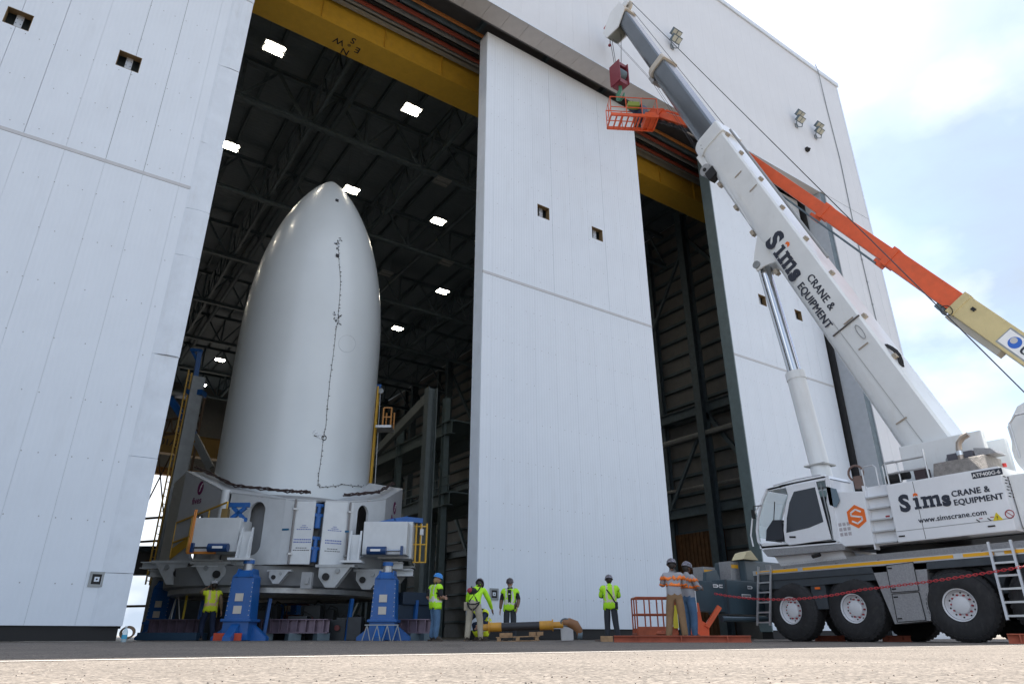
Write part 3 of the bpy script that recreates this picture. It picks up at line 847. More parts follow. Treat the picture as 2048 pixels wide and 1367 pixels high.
A, B, C_, D1, E_, F_, G_, G2, I_, J_ = (cxy(352, 25.2), cxy(441, 23.5), cxy(565, 22.6), cxy(588, 22.5), cxy(627, 22.55), cxy(646, 22.65), cxy(692, 23.05), cxy(704, 23.2), cxy(768, 24.8), cxy(801, 26.8))
zb = 2.22
pA = panel('logo_panel', A, B, zb + .1, 5.75, zb, 4.65, M('fixture_shade_grey', (.50, .52, .55), .45, var=.05), (.52, 3.30, .30, .75))  # fixture white greyed down: shade of the turned side put into the colour
def lerp(a, b, s): return a.lerp(b, s)
pBC = panel('oval_panel', lerp(B, C_, .1), C_, zb, 4.62, zb, 4.25, fix_white, (.52, 3.4, .33, .86))
MB().tube(B + Z3 * zb, B + Z3 * 4.75, .15, n=12).build('corner_post', fix_white, fx, smooth=True)
panel('cover_panel', C_, D1, zb, 4.25, zb, 4.2, fix_white)
pL = panel('text_panel', D1, E_, zb, 4.2, zb, 4.2, fix_white)
pR = panel('text_panel', F_, G_, zb, 4.2, zb, 4.25, fix_white)
panel('cover_panel', G_, G2, zb, 4.25, zb, 4.28, fix_white)
panel('oval_panel', G2, I_, zb, 4.28, zb, 4.65, fix_white, (.30, 3.4, .30, .86))
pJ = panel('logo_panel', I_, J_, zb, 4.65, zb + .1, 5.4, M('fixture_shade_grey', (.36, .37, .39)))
panel('end_panel', J_, FC + (J_ - FC) * .98 + Vector((.6, 2.6, 0)), zb, 5.4, zb, 5.4, fix_white)
panel('end_panel', FC + (A - FC) + Vector((-.0, 2.4, 0)), A, zb, 5.75, zb, 5.75, fix_white)
# sloping lids from the panel tops up to the fairing skin
def inner_pt(p, z): d = (p - FC); return FC + d.normalized() * 2.96 + Z3 * z
for a, za, b, zb_ in ((A, 5.75, B, 4.65), (B, 4.65, C_, 4.25), (C_, 4.25, E_, 4.2), (F_, 4.2, G_, 4.25), (G_, 4.25, I_, 4.65), (I_, 4.65, J_, 5.4)):
    MB().prism([a + Z3 * za, b + Z3 * zb_, inner_pt(b, zb_ + .22), inner_pt(a, za + (.0 if za > 5 else .22))], (0, 0, .05)).build('sloping_lid', M('lid_grey_white', (.50, .52, .54), .5, dirt=.3), fx)
MB().lathe([(3.12, 2.1), (3.12, 4.6)], FC, 64).build('inner_ring', fix_grey, fx, smooth=True, fix=False)
MB().lathe([(3.95, 2.2), (3.9, 1.62), (3.55, 1.5), (2.2, 1.5)], FC, 48).build('base_ring', M('base_ring_grey', (.24, .25, .26), .5, var=.1), fx, smooth=True)
MB().lathe([(3.62, 1.6), (3.72, 1.56), (3.72, 1.40), (3.5, 1.36)], FC, 48).build('lower_rail', galv, fx, smooth=True)
# cables draped over the lids
for off in (0, .05, .11):
    pts = []
    for a, za, b, zb_ in ((A, 5.85, B, 4.85), (B, 4.85, C_, 4.48), (C_, 4.48, E_, 4.42)):
        for k in range(6):
            s = k / 6; p = a.lerp(b, s); d = (p - FC).normalized()
            pts.append(p - d * (.25 + off) + Z3 * (za + (zb_ - za) * s + .12 + .05 * sin(k * 2.1 + off * 40)))
    MB().path(pts, .025, 6).build('cable', M('cable_brown', (.05, .03, .03), .6), fx, smooth=True)
    pts = []
    for a, za, b, zb_ in ((G_, 4.42, I_, 4.85), (I_, 4.85, J_, 5.55)):
        for k in range(6):
            s = k / 5; p = a.lerp(b, s); d = (p - FC).normalized()
            pts.append(p - d * (.3 + off) + Z3 * (za + (zb_ - za) * s + .12 + .05 * sin(k * 2.3 + off * 30)))
    MB().path(pts, .025, 6).build('cable', M('cable_brown', (.05, .03, .03)), fx, smooth=True)
# pipes on the narrow covers, blue latch cylinders in the split
def out_(p, d): return p + (p - FC).normalized() * d
for p, s in ((lerp(C_, D1, .9), 1), (lerp(G_, G2, .3), 1)):
    q = out_(p, .06)
    pi_ = MB().tube(q + Z3 * zb, q + Z3 * 4.25, .035, n=8).build('pipe', M('pipe_grey', (.2, .19, .19), .4), fx)
    MB().box(tuple(q + Vector((-.07, -.05, 2.5))), tuple(q + Vector((.07, .03, 2.56)))).box(tuple(q + Vector((-.07, -.05, 3.9))), tuple(q + Vector((.07, .03, 3.96)))).build('pipe_clamp', galv, pi_)
    MB().obox(out_(lerp(C_, D1, .3) if p is not None and (p - C_).length < 1 else lerp(G_, G2, 0), .01) + Z3 * 3.3, (D1 - C_).normalized() * .12, (0, .012, 0), (0, 0, .03)).build('blue_tag', M('tag_blue', (.01, .12, .25), .5), fx)
mid = (E_ + F_) / 2
MB().prism([E_ - (E_ - FC).normalized() * .5 + Z3 * zb, F_ - (F_ - FC).normalized() * .5 + Z3 * zb, F_ - (F_ - FC).normalized() * .5 + Z3 * 4.2, E_ - (E_ - FC).normalized() * .5 + Z3 * 4.2], (0, .05, 0)).build('split_web', M('split_web_grey', (.2, .21, .22), .5), fx)  # plain grey web plate set back in the split
for z0 in (2.3, 3.35):
    q = out_(mid, -.12)
    cy_ = MB().tube(q + Z3 * (z0 + .0), q + Z3 * (z0 + .38), .10, n=12).tube(q + Z3 * (z0 + .48), q + Z3 * (z0 + .72), .07, n=12).build('latch_cylinder', jack_blue, fx, smooth=True)
    MB().tube(q + Z3 * (z0 + .38), q + Z3 * (z0 + .48), .04, n=10).build('rod', chrome, cy_)
    MB().obox(q + Z3 * (z0 + .42), (.16, .02, 0), (0, .05, 0), (0, 0, .05)).build('clevis', jack_blue, cy_)
    MB().obox(q + Z3 * (z0 + .74), (.14, .02, 0), (0, .05, 0), (0, 0, .05)).build('clevis', jack_blue, cy_)
# stencilled lines and the maker's mark
def on_panel(a, b, s, z): n = Z3.cross(b - a).normalized(); n = n if (a - FC).dot(n) > 0 else -n; return a.lerp(b, s) + Z3 * z + n * .006, (b - a).normalized(), n
for a, b in ((D1, E_), (F_, G_)):
    for z, wds, m in ((3.42, .10, blue_ink), (3.36, .22, blue_ink), (3.30, .42, blue_ink), (2.98, .52, blue_ink), (2.90, .52, blue_ink), (2.72, .34, black_ink), (2.65, .5, black_ink)):
        c, t, n = on_panel(a, b, .5, z)
        q = MB(); k = -wds / 2; r2 = random.Random(int(z * 100))
        while k < wds / 2:
            l = r2.uniform(.02, .06); q.obox(c + t * (k + l / 2), t * (l / 2), n * .001, Z3 * (.018 if m is blue_ink and z < 3.2 else .011)); k += l + .015
        tag(q.build('stencilled_line', m, fx), kind='stuff')
for a, b, s, z, sc in ((A, B, .42, 5.02, .95), (I_, J_, .55, 4.55, .9)):
    c, t, n = on_panel(a, b, s, z)
    if t.cross(Z3).dot(n) < 0: t = -t
    lg = MB().add([c + (t * cos(k * pi / 14) * .20 + Z3 * sin(k * pi / 14) * .26) * sc for k in range(28)], [tuple(range(28))]).build('round_logo', purple_ink, fx, fix=False)
    text('logo_letter', 'f', .42 * sc, c + n * .004 - Z3 * .13 * sc - t * .07, t, Z3, white_ink, lg, off=.004, shear=.35)
    text('maker_name', 'fives', .36 * sc, c - Z3 * .58 * sc - t * .42 * sc, t, Z3, purple_ink, fx, off=.004)
# protruding arms over the jacks
def arm(uc, D, sgn, label_z=0):
    c = cxy(uc, D, 1080)
    wdir = Vector((RT.x, RT.y, 0)).normalized()
    f = Vector((cos(AZ), sin(AZ), 0))
    c0 = c - wdir * .55 * sgn
    MB().obox(c0 + Z3 * 3.08 - wdir * .42 * sgn * 0, wdir * .72, f * .5, Z3 * .52).build('arm_box', fix_white, fx, bevel=.015)
    g_ = MB()
    p0 = c + wdir * .42 * sgn
    for s in (-.16, .16):
        g_.prism([p0 + wdir * s - f * .5 + Z3 * 2.35, p0 + wdir * s - f * .75 + Z3 * 2.35, p0 + wdir * s - f * .7 + Z3 * 2.75, p0 + wdir * s - f * .52 + Z3 * 3.3], wdir * .06)
    g_.obox(p0 - f * .5 + Z3 * 2.75, wdir * .2, f * .05, Z3 * .42)
    g_.obox(p0 - f * .62 + Z3 * 2.31, wdir * .34, f * .25, Z3 * .035)
    g_.build('jack_bracket', fix_white, fx)
    h = c0 - f * .66 - wdir * .1 * sgn + Z3 * 2.66
    hc = MB().tube(h, h + wdir * .62 * sgn, .13, n=14).build('push_cylinder', blue_dark, fx, smooth=True)
    MB().tube(h - wdir * .45 * sgn, h, .03, n=8).build('rod', chrome, hc)
    MB().obox(h - wdir * .5 * sgn, wdir * .04, f * .06, Z3 * .14).build('end_plate', blue_dark, hc)
    MB().obox(h + wdir * .33 * sgn - f * .132, wdir * .16, f * .003, Z3 * .035).build('label_plate', white_ink, hc)
    return c0, wdir, f
c0, wd, ff = arm(487 - 10, 22.6, 1)
r_ = MB()
for s in (-.75, -.80): r_.beam(c0 + wd * s - ff * .52 + Z3 * 2.5, c0 + wd * (s + .02) - ff * .52 + Z3 * 3.85, .04, .04)
r_.beam(c0 - wd * .8 - ff * .53 + Z3 * 2.52, c0 + wd * .1 - ff * .53 + Z3 * 2.52, .05, .07)
r_.build('orange_rail', M('rail_orange', (.62, .22, .03), .5), fx)
y_ = MB()
ya, yb = cxy(352, 25.2), cxy(448, 23.0)
for z in (3.55, 4.25): y_.beam(ya + Z3 * (z - .35), yb + Z3 * z, .05, .05)
for k in range(4): p = ya.lerp(yb, k / 3); y_.beam(p + Z3 * (2.7 + .1 * k), p + Z3 * (3.9 + .12 * k), .05, .05)
y_.prism([ya + Z3 * 2.6, ya.lerp(yb, .5) + Z3 * 3.2, ya.lerp(yb, .5) + Z3 * 3.5, ya + Z3 * 3.0], (0, .05, 0))
y_.build('yellow_handrail', safety_yellow, fx)
xb = MB()
p = cxy(478, 22.4, 1018); t_ = wd
xb.obox(p + Z3 * 4.05, t_ * .33, ff * .05, Z3 * .07).obox(p + Z3 * 3.58, t_ * .3, ff * .05, Z3 * .06)
xb.beam(p - t_ * .2 + Z3 * 3.98, p + t_ * .22 + Z3 * 3.6, .09, .12).beam(p - t_ * .2 + Z3 * 3.62, p + t_ * .22 + Z3 * 3.98, .09, .12)
xb.build('blue_bracket', jack_blue, fx)
MB().obox(p - t_ * .42 + Z3 * 3.62, t_ * .10, ff * .1, Z3 * .3).build('valve_block', M('brass', (.35, .24, .1), .4, metal=.6), fx)
c1, wd, ff = arm(742, 23.4, -1)
c1 = cxy(795, 24.0, 1085)
MB().obox(c1 + Z3 * 3.1, wd * .55, ff * .4, Z3 * .6).build('arm_box', fix_white, fx, bevel=.015)
yr = MB()
for s in (.62, .78, .98): yr.beam(c1 + wd * s + Z3 * 2.4, c1 + wd * s + Z3 * 3.7, .05, .05)
for z in (2.42, 3.0, 3.6): yr.beam(c1 + wd * .55 + Z3 * z, c1 + wd * 1.0 + Z3 * z, .04, .04)
yr.build('yellow_cage', safety_yellow, fx)
ba = MB()
p0 = atD(755, 1050, 23.6); p1 = atD(790, 1042, 23.6); p2 = atD(815, 1038, 23.8); p3 = atD(845, 1041, 24.0)
ba.beam(p0, p1, .2, .2).beam(p1, p2, .16, .2).beam(p2, p3, .14, .16).beam(p1 - Z3 * .4, p1, .22, .2)
dv = ba.build('davit_arm', jack_blue, fx)
MB().tube(p3 - Z3 * .1, p3 - Z3 * .75, .012, n=5).obox(p3 - Z3 * .38, wd * .06, ff * .05, Z3 * .1).build('chain_hoist', galv, dv)
# under-slung roller brackets
def roller(u, v, D, sc=1.0, flip=1):
    c = atD(u, v, D); a = wd * flip * sc; f = ff * sc; z = Z3 * sc
    b = MB()
    for s in (-.14, .14):
        b.prism([c - f * .1 + f * s * 1.0 - a * .5 + z * .2, c + f * s - f * .1 + a * .5 + z * .2, c + f * s - f * .1 + a * .5 - z * .1, c + f * s - f * .1 + a * .25 - z * .42, c + f * s - f * .1 - a * .05 - z * .42], f * .05)
    b.obox(c + z * .23, a * .62, f * .26, z * .04)
    o = b.build('roller_bracket', M('bracket_grey', (.42, .44, .45), .45, var=.12, dirt=.4), fx)
    MB().tube(c + a * .25 - z * .1 - f * .32, c + a * .25 - z * .1 + f * .2, .11 * sc, n=14).build('roller', seal_black, o, smooth=True)
    MB().tube(c - a * .1 + z * .08 - f * .3, c - a * .1 + z * .08 + f * .2, .07 * sc, n=12).build('roller', steel_grey, o, smooth=True)
for u, v, D, sc, fl in ((348, 1140, 24.0, 1.1, 1), (425, 1142, 23.0, 1.05, 1), (560, 1150, 22.6, .6, -1), (672, 1147, 22.9, 1.0, -1), (742, 1154, 23.6, .9, -1), (800, 1145, 24.6, .8, -1)):
    roller(u, v, D, sc, fl)
ex = MB()
for u0, u1, v, D in ((285, 372, 1132, 24.6), (300, 380, 1142, 24.2), (388, 440, 1126, 22.9), (770, 818, 1142, 24.0), (775, 802, 1132, 23.8)):
    ex.ibeam(atD(u0, v, D), atD(u1, v, D), .3, .24, .03)
ex.build('slide_beam', fix_white, fx) if False else None
for u0, u1, v, D in ((285, 372, 1130, 24.6), (300, 380, 1146, 24.2), (388, 440, 1126, 22.9), (765, 826, 1145, 24.0), (775, 806, 1131, 23.8)):
    MB().ibeam(atD(u0, v, D), atD(u1, v, D), .34, .22, .03).build('slide_beam', fix_white, fx)
MB().obox(atD(614, 1160, 22.3), wd * .16, ff * .1, Z3 * .24).obox(atD(614, 1160, 22.15), wd * .05, ff * .02, Z3 * .09).build('front_catch', fix_grey, fx)

# ================================================================ jack stands
def jack(u, D, label, full=True, v=1200, sc=1.0):
    c = cxy(u, D, v); a = Vector((RT.x, RT.y, 0)); f = Vector((cos(AZ), sin(AZ), 0))
    t = thing('jack_stand', label, 'jack stand', (c.x, c.y, 0), group='blue jack stands under the fixture')
    bs = MB()
    for s in (-1, 1):
        bs.prism([c + a * .30 * s + Z3 * .5, c + a * .82 * s + Z3 * .10, c + a * .82 * s + Z3 * .004, c + a * .30 * s + Z3 * .004], f * .3)
        bs.prism([c + f * .30 * s + Z3 * .5 - a * .12, c + f * .9 * s + Z3 * .10 - a * .12, c + f * .9 * s + Z3 * .004 - a * .12, c + f * .30 * s + Z3 * .004 - a * .12], a * .24)
    bs.obox(c + Z3 * .27, a * .38, f * .36, Z3 * .25)
    bs.build('base', jack_blue, t)
    cb = MB()
    w0, w1 = .38, .33
    vs = [c + a * (sx * w) + f * (sy * w * .9) + Z3 * z for z, w in ((.52, w0), (1.78, w1)) for sx, sy in ((-1, -1), (1, -1), (1, 1), (-1, 1))]
    cb.add(vs, [(0, 1, 5, 4), (1, 2, 6, 5), (2, 3, 7, 6), (3, 0, 4, 7), (4, 5, 6, 7), (0, 3, 2, 1)])
    cb.obox(c + Z3 * .56, a * .45, f * .42, Z3 * .04)
    body = cb.build('column_body', jack_blue, t, bevel=.02)
    sh = MB()
    vs = [c + a * (sx * w) + f * (sy * w) + Z3 * z for z, w in ((1.78, .32), (1.98, .19)) for sx, sy in ((-1, -1), (1, -1), (1, 1), (-1, 1))]
    sh.add(vs, [(0, 1, 5, 4), (1, 2, 6, 5), (2, 3, 7, 6), (3, 0, 4, 7), (4, 5, 6, 7)])
    for s in (-1, 1): sh.prism([c + a * .22 * s - f * .38 + Z3 * 1.78, c + a * .22 * s - f * .22 + Z3 * 2.02, c + a * .22 * s + f * .2 + Z3 * 2.02, c + a * .22 * s + f * .38 + Z3 * 1.78], a * .04)
    sh.build('shoulder', jack_blue, t)
    MB().tube(c + Z3 * 1.95, c + Z3 * 2.2, .14, n=14).build('screw', galv, t, smooth=True)
    MB().tube(c + Z3 * 2.18, c + Z3 * 2.29, .17, n=14).build('collar', jack_blue, t, smooth=True)
    for z in (.85, 1.2):
        MB().obox(c - f * .355 - a * .02 + Z3 * z + f * (z - .52) * .03, a * .12, f * .008, Z3 * .11).build('sticker', M('sticker_cream', (.6, .55, .48), .6), body)
    dm_ = MB()
    for k in range(8):
        for s in (-1, 1): dm_.obox(c - f * .34 + a * s * .33 + Z3 * (.7 + k * .13), a * .012, f * .008, Z3 * .012)
    tag(dm_.build('rivets', galv, body), kind='stuff')
    return t, c, a, f
t, c, a, f = jack(487, 22.0, 'blue jack stand at the front left with an orange foot plate')
MB().obox(c - f * .62 - a * .08 + Z3 * .11, a * .40, f * .03, Z3 * .10).build('foot_plate', M('plate_orange_red', (.50, .06, .02), .5), t)
jack(771, 22.7, 'blue jack stand at the front right under the fixture')
jack(328, 26.8, 'blue jack stand at the rear left, partly hidden by the rails')
jack(583, 31.0, 'dark blue jack stand in the shade under the middle of the fixture')

# ================================================================ low rails, towers and loose equipment in the hall
def rail(u0, D0, u1, D1, label, v=1238):
    p, q = atD(u0, v, D0), atD(u1, v, D1)
    t = thing('transport_rail', label, 'rail', ((p.x + q.x) / 2, (p.y + q.y) / 2, 0), group='low steel transport rails')
    p.z = q.z = .42
    pm = M('rail_steel', (.17, .13, .17), .4, metal=.4, var=.2)
    MB().ibeam(p, q, .35, .42, .03).build('beam', pm, t)
    n = int((q - p).length / .28)
    rb = MB()
    for k in range(n): rb.obox(p.lerp(q, (k + .5) / n), (q - p).normalized() * .012, (q - p).normalized().cross(Z3) * .16, Z3 * .18)
    tag(rb.build('stiffener_ribs', pm, t), kind='stuff')
    for k in range(3): c = p.lerp(q, .1 + .4 * k); MB().box((c.x - .2, c.y - .2, 0), (c.x + .2, c.y + .2, .21)).build('foot', steel_dark, t)
rail(300, 23.8, 470, 23.6, 'ribbed steel rail behind the worker at the left')
rail(520, 23.6, 660, 23.4, 'ribbed steel rail in the dark under the fixture')
rail(795, 23.6, 862, 23.4, 'ribbed steel rail right of the front right jack')
tw = thing('access_tower', 'grey steel tower with blue jib arm left of the fairing', 'tower', (4.55, 31.9, 0))
MB().box((4.30, 31.7, 0), (4.85, 32.2, 10.9)).build('mast', steel_grey, tw, bevel=.02)
bm_ = MB()
P_ = lambda u, v, D=29: atD(u, v, D)
bm_.beam(P_(382, 700), P_(404, 702), .2, .14).beam(P_(399, 703), P_(384, 800), .2, .2).beam(P_(384, 700), P_(397, 725), .12, .12)
bm_.beam(P_(384, 795), P_(372, 862), .2, .2).beam(P_(377, 825), P_(391, 868), .12, .12).beam(P_(368, 862), P_(392, 868), .2, .14).beam(P_(340, 795), P_(372, 842), .25, .3)
bm_.obox(P_(393, 787), wd * .35, ff * .25, Z3 * .12)
bm_.build('jib_arm', jack_blue, tw)
MB().beam(P_(391, 870), P_(424, 935), .2, .2).beam(P_(390, 885), P_(420, 945), .12, .12).build('stay', steel_grey, tw)
MB().beam(P_(335, 788), P_(378, 793), .5, .12).build('deck', galv, tw)
def ladder(name, label, p, q, wdir, wid, m, rung=.3, cage=False, parent=None):
    t = parent or thing(name, label, 'ladder', (p.x, p.y, 0))
    for s in (-.5, .5): MB().beam(p + wdir * wid * s, q + wdir * wid * s, .06, .05).build('rail', m, t)
    n = int((q - p).length / rung)
    for k in range(n):
        c = p.lerp(q, (k + .5) / n); MB().tube(c - wdir * wid / 2, c + wdir * wid / 2, .016, n=6).build('rung', m, t)
    return t
pb = P_(333, 1010, 28.6); pt = P_(381, 742, 28.6); pb.x, pb.y = pt.x, pt.y; pb.z = 2.0
ladder('ladder', 'yellow upright ladder left of the fairing beside the tower', pb, pt, Vector((.5, .86, 0)), .38, safety_yellow)
pt = atD(757, 775, 27.3); pb = pt.copy(); pb.z = 2.5
lr = ladder('ladder', 'yellow ladder at the right flank of the fairing with a small platform', pb, pt, Vector((.5, .86, 0)), .35, safety_yellow)
pq = atD(770, 857, 27.2)
MB().obox(pq, wd * .32, ff * .4, Z3 * .05).build('platform', galv, lr)
q_ = MB()
for s in (-.05, .28):
    for k in (-.35, .35): q_.beam(pq + wd * s + ff * k, pq + wd * s + ff * k + Z3 * .8, .05, .05)
q_.beam(pq - wd * .05 - ff * .35 + Z3 * .4, pq + wd * .3 - ff * .35 + Z3 * .4, .04, .04).beam(pq - wd * .05 - ff * .35 + Z3 * .8, pq + wd * .3 - ff * .35 + Z3 * .8, .04, .04)
q_.build('guard_rail', M('guard_orange', (.45, .2, .05), .5), lr)
pz = atD(757, 772, 27.3)
MB().beam(pz - wd * .2, pz + wd * .12 + Z3 * .0, .1, .14).beam(pz - wd * .15 - Z3 * .4, pz + wd * .1, .07, .07).build('bracket', jack_blue, lr)
MB().tube(pz + wd * .12 - Z3 * .22 - ff * .05, pz + wd * .12 - Z3 * .22 + ff * .05, .12, n=14).build('pulley', steel_grey, lr)
MB().tube(pz + wd * .1 - Z3 * .3, atD(748, 1000, 27.0), .014, n=5).build('rope', galv, lr)
sc_ = thing('scaffold', 'rust coloured scaffold against the bright opening behind the left door', 'scaffold', tuple(atD(310, 1271, 34.0))[:2] + (0,))
rustm = M('scaffold_rust', (.12, .075, .045), .7, var=.2)
s1, s2, s3 = cxy(262, 34, 1100), cxy(318, 34, 1100), cxy(352, 33, 1100)
fr2 = MB()
for p in (s1, s2, s3): fr2.beam(p, p + Z3 * 11.5, .10, .10)
for z in (1.4, 3.4, 4.3, 5.4, 9.6, 10.4):
    fr2.beam(s1 + Z3 * z, s3 + Z3 * z, .08, .10)
for z in (9.6,):
    for k in range(5): fr2.beam(s1.lerp(s3, k / 5) + Z3 * z, s1.lerp(s3, (k + .5) / 5) + Z3 * (z + .8), .05, .05); fr2.beam(s1.lerp(s3, (k + .5) / 5) + Z3 * (z + .8), s1.lerp(s3, (k + 1) / 5) + Z3 * z, .05, .05)
fr2.beam(s1 + Z3 * 5.2, s2 + Z3 * 9.8, .05, .05).beam(s2 + Z3 * 5.2, s1 + Z3 * 9.8, .05, .05)
fr2.build('frame', rustm, sc_)
MB().obox((s1 + s2) / 2 + Z3 * 3.95, (s2 - s1) * .55, ff * .5, Z3 * .12).build('walkway', M('walkway_dark', (.03, .045, .06), .5), sc_)
MB().obox((s1 + s2) / 2 + Z3 * 3.3, (s2 - s1) * .42, ff * .4, Z3 * .5).build('control_cabinet', M('cabinet_grey', (.08, .08, .085), .5), sc_)
yb_ = MB().beam(atD(372, 1178, 24.6), atD(455, 1178, 24.4), .16, .16).beam(atD(447, 1186, 24.4), atD(454, 1170, 24.4), .2, .3)
for u in (376, 440): p = atD(u, 1178, 24.5); yb_.beam(p, Vector((p.x, p.y, .0)), .06, .06)
tag(yb_.build('spreader_stand', M('bright_yellow', (.72, .50, .02), .45)), 'yellow bar on legs behind the worker at the left', 'stand')
tr_ = MB()
pc = atD(357, 1180, 25.5)
for k in range(3): tr_.tube(pc, Vector((pc.x + .35 * cos(2.1 * k), pc.y + .35 * sin(2.1 * k), 0)), .02, n=6)
tr_.tube(pc, pc + Z3 * .12, .05, n=8).obox(pc + Z3 * .2, (.1, 0, 0), (0, .1, 0), (0, 0, .09))
tag(tr_.build('survey_tripod', alu), 'pale survey tripod in the hall at the left', 'tripod')
ca = thing('tool_cart', 'dark red cart in the shade under the fixture', 'cart', tuple(atD(598, 1271, 27))[:2] + (0,))
cc_ = cxy(598, 27, 1200); rd = M('cart_red', (.10, .02, .02), .5)
MB().obox(cc_ + Z3 * .55, wd * .42, ff * .3, Z3 * .3).build('tray', rd, ca, bevel=.03)
MB().path([cc_ - wd * .4 + Z3 * .8, cc_ - wd * .4 + Z3 * 1.2, cc_ + wd * .4 + Z3 * 1.2, cc_ + wd * .4 + Z3 * .8], .03, 6).build('handle', rd, ca)
for s in (-.3, .3): MB().tube(cc_ + wd * s - ff * .3 + Z3 * .14, cc_ + wd * s - ff * .2 + Z3 * .14, .14, n=12).build('wheel', tyre_m, ca)
def cone(u, D, label):
    c = cxy(u, D, 1271); o = MB().lathe([(.17, .03), (.13, .06), (.035, .62), (0, .63)], c, 16); o.obox(c + Z3 * .018, (.19, 0, 0), (0, .19, 0), (0, 0, .016))
    tag(o.build('traffic_cone', cone_orange, smooth=True), label, 'cone')
cone(843, 25.5, 'orange traffic cone beside the rail at the right')
sh_ = MB()
pc = cxy(755, 21.6, 1271)
for k in range(4):
    b = pc + wd * (-.45 + .3 * k)
    sh_.beam(b, b + wd * .12 + Z3 * .42, .025, .025).beam(b + wd * .24, b + wd * .12 + Z3 * .42, .025, .025)
sh_.beam(pc - wd * .4 + Z3 * .43, pc + wd * .6 + Z3 * .43, .04, .03)
tag(sh_.build('trestle', steel_grey), 'low pale trestle in front of the right jack stand', 'trestle')
cb2 = MB().box((10.6, 22.2, 0), (11.9, 23.2, 1.1)).box((10.7, 22.1, 1.1), (11.7, 23.1, 1.5))
tag(cb2.build('power_unit', M('unit_navy', (.012, .03, .06), .5), bevel=.03), 'dark navy power unit beside the middle door', 'power unit')
dk = MB()
p = cxy(345, 22.6, 1271); dk.obox(p + Z3 * .12, wd * .9, ff * .4, Z3 * .11)
tag(dk.build('low_skid', M('skid_blue', (.02, .05, .09), .5), bevel=.02), 'low dark skid on the floor behind the bottle', 'skid')
bt = thing('water_bottle', 'clear water bottle with a blue label beside the left door', 'bottle', tuple(atD(248, 1276, 17.6))[:2] + (0,))
c = cxy(248, 17.6, 1276)
MB().lathe([(0, .0), (.055, .0), (.06, .02), (.06, .2), (.05, .25), (.022, .3), (.022, .33), (0, .335)], c, 16).build('body', bottle_m, bt, smooth=True)
MB().lathe([(.0605, .07), (.0605, .16)], c, 16).build('label_band', label_blue, bt, fix=False)
MB().lathe([(.025, .325), (.025, .355), (0, .356)], c, 12).build('cap', white_ink, bt)
hs = MB()
c = cxy(254, 18.6, 1262)
for k in range(3): hs.path([c + wd * (.17 * cos(2 * pi * j / 16)) + Z3 * (.2 + .13 * sin(2 * pi * j / 16) + .012 * k) + ff * (.03 * k) for j in range(16)], .02, 6, closed=True)
tag(hs.build('rope_coil', M('rope_tan', (.16, .11, .07), .8)), 'tan rope coil at the foot of the left door', 'rope')

eq = thing('sky_blocker', 'row of dark boxes added behind the fixture to block the bright rear opening', 'blocker', (10.5, 39, 0))  # added boxes, put in to block the sky seen under the fixture
for k, (x0, x1, h_) in enumerate(((6.35, 8.4, 2.9), (8.45, 10.9, 3.3), (10.95, 13.2, 2.7), (13.25, 15.4, 3.1))):
    MB().box((x0, 38, .0), (x1, 40, h_)).build('blocker_section', M('blocker_navy', (.02, .03, .04), .6, var=.3), eq, bevel=.03)

ms = thing('drive_module', 'dark drive machinery under the middle of the fixture', 'machinery', (FC.x, FC.y - 1.5, 0))
dkm = M('machinery_dark', (.025, .03, .036), .5, var=.3); rr = random.Random(12)
for k in range(9):
    p = cxy(520 + k * 27, 24.2 + (k % 3) * .8, 1220); hgt = rr.uniform(.5, 1.35); w_ = rr.uniform(.18, .34)
    MB().obox(p + Z3 * hgt / 2, wd * w_, ff * .25, Z3 * hgt / 2).build('drive_unit', dkm, ms, bevel=.02)
    MB().tube(p + Z3 * hgt * .6 - ff * .26, p + Z3 * hgt * .6 - ff * .36, .09, n=12).build('coupling', steel_grey if k % 2 else M('coupling_red', (.16, .03, .03), .5), ms, smooth=True)
    MB().path([p + Z3 * hgt, p + Z3 * (hgt + .15) + wd * .1, p + wd * .35 + Z3 * (hgt + .05), p + wd * .5 + Z3 * .2], .025, 6).build('hose', seal_black, ms, smooth=True)
for k, (u, D, v) in enumerate(((420, 23.6, 1225), (452, 24.0, 1215), (690, 24.2, 1225), (712, 23.6, 1235))):
    p = cxy(u, D, v); MB().obox(p + Z3 * .35, wd * .22, ff * .2, Z3 * .34).build('drive_unit', dkm, ms, bevel=.02)
for u, D in ((536, 23.4), (700, 23.6), (830, 24.6), (402, 24.6)):
    p = cxy(u, D, 1200); MB().beam(p, p + Z3 * 1.25 + wd * .06, .10, .14).build('blue_prop', jack_blue, ms)

# ================================================================ mobile crane (long axis along Y, front towards the hangar)
XN, XC, XF = 16.7, 18.2, 19.7          # near side, centre line, far side
CR = thing('mobile_crane', 'large white mobile crane with raised telescopic boom in front of the hangar', 'crane', (XC, 7, 0))
def S(u, v, x=XN): p = onX(u, v, x); return Vector((x, p.y, p.z))
# ---- chassis
ch = MB().box((XN + .35, -3.2, .95), (XF - .35, 12.4, 1.5)).build('chassis_frame', frame_dark, CR, bevel=.02)
MB().box((XN, -3.2, 1.50), (XF, 12.55, 1.66)).build('deck_edge', frame_dark, CR, bevel=.01)
MB().box((XN + .02, -3.2, 1.662), (XF - .02, 12.5, 1.70)).build('deck_plate', checker, CR)
MB().box((XN + .25, -3.0, 1.702), (XN + .27, 12.3, 1.95)).build('deck_upstand', checker, CR)
MB().box((XN - .004, -3.2, 1.665), (XN + .012, 12.55, 1.78)).build('side_rail', alu, CR)
for y0, y1 in ((-3.1, 5.5), (5.9, 6.3), (6.5, 7.1), (7.3, 11.0), (11.15, 12.45)):
    MB().box((XN - .012, y0, 1.69), (XN - .006, y1, 1.76)).build('reflective_stripe', stripe_yellow, CR)
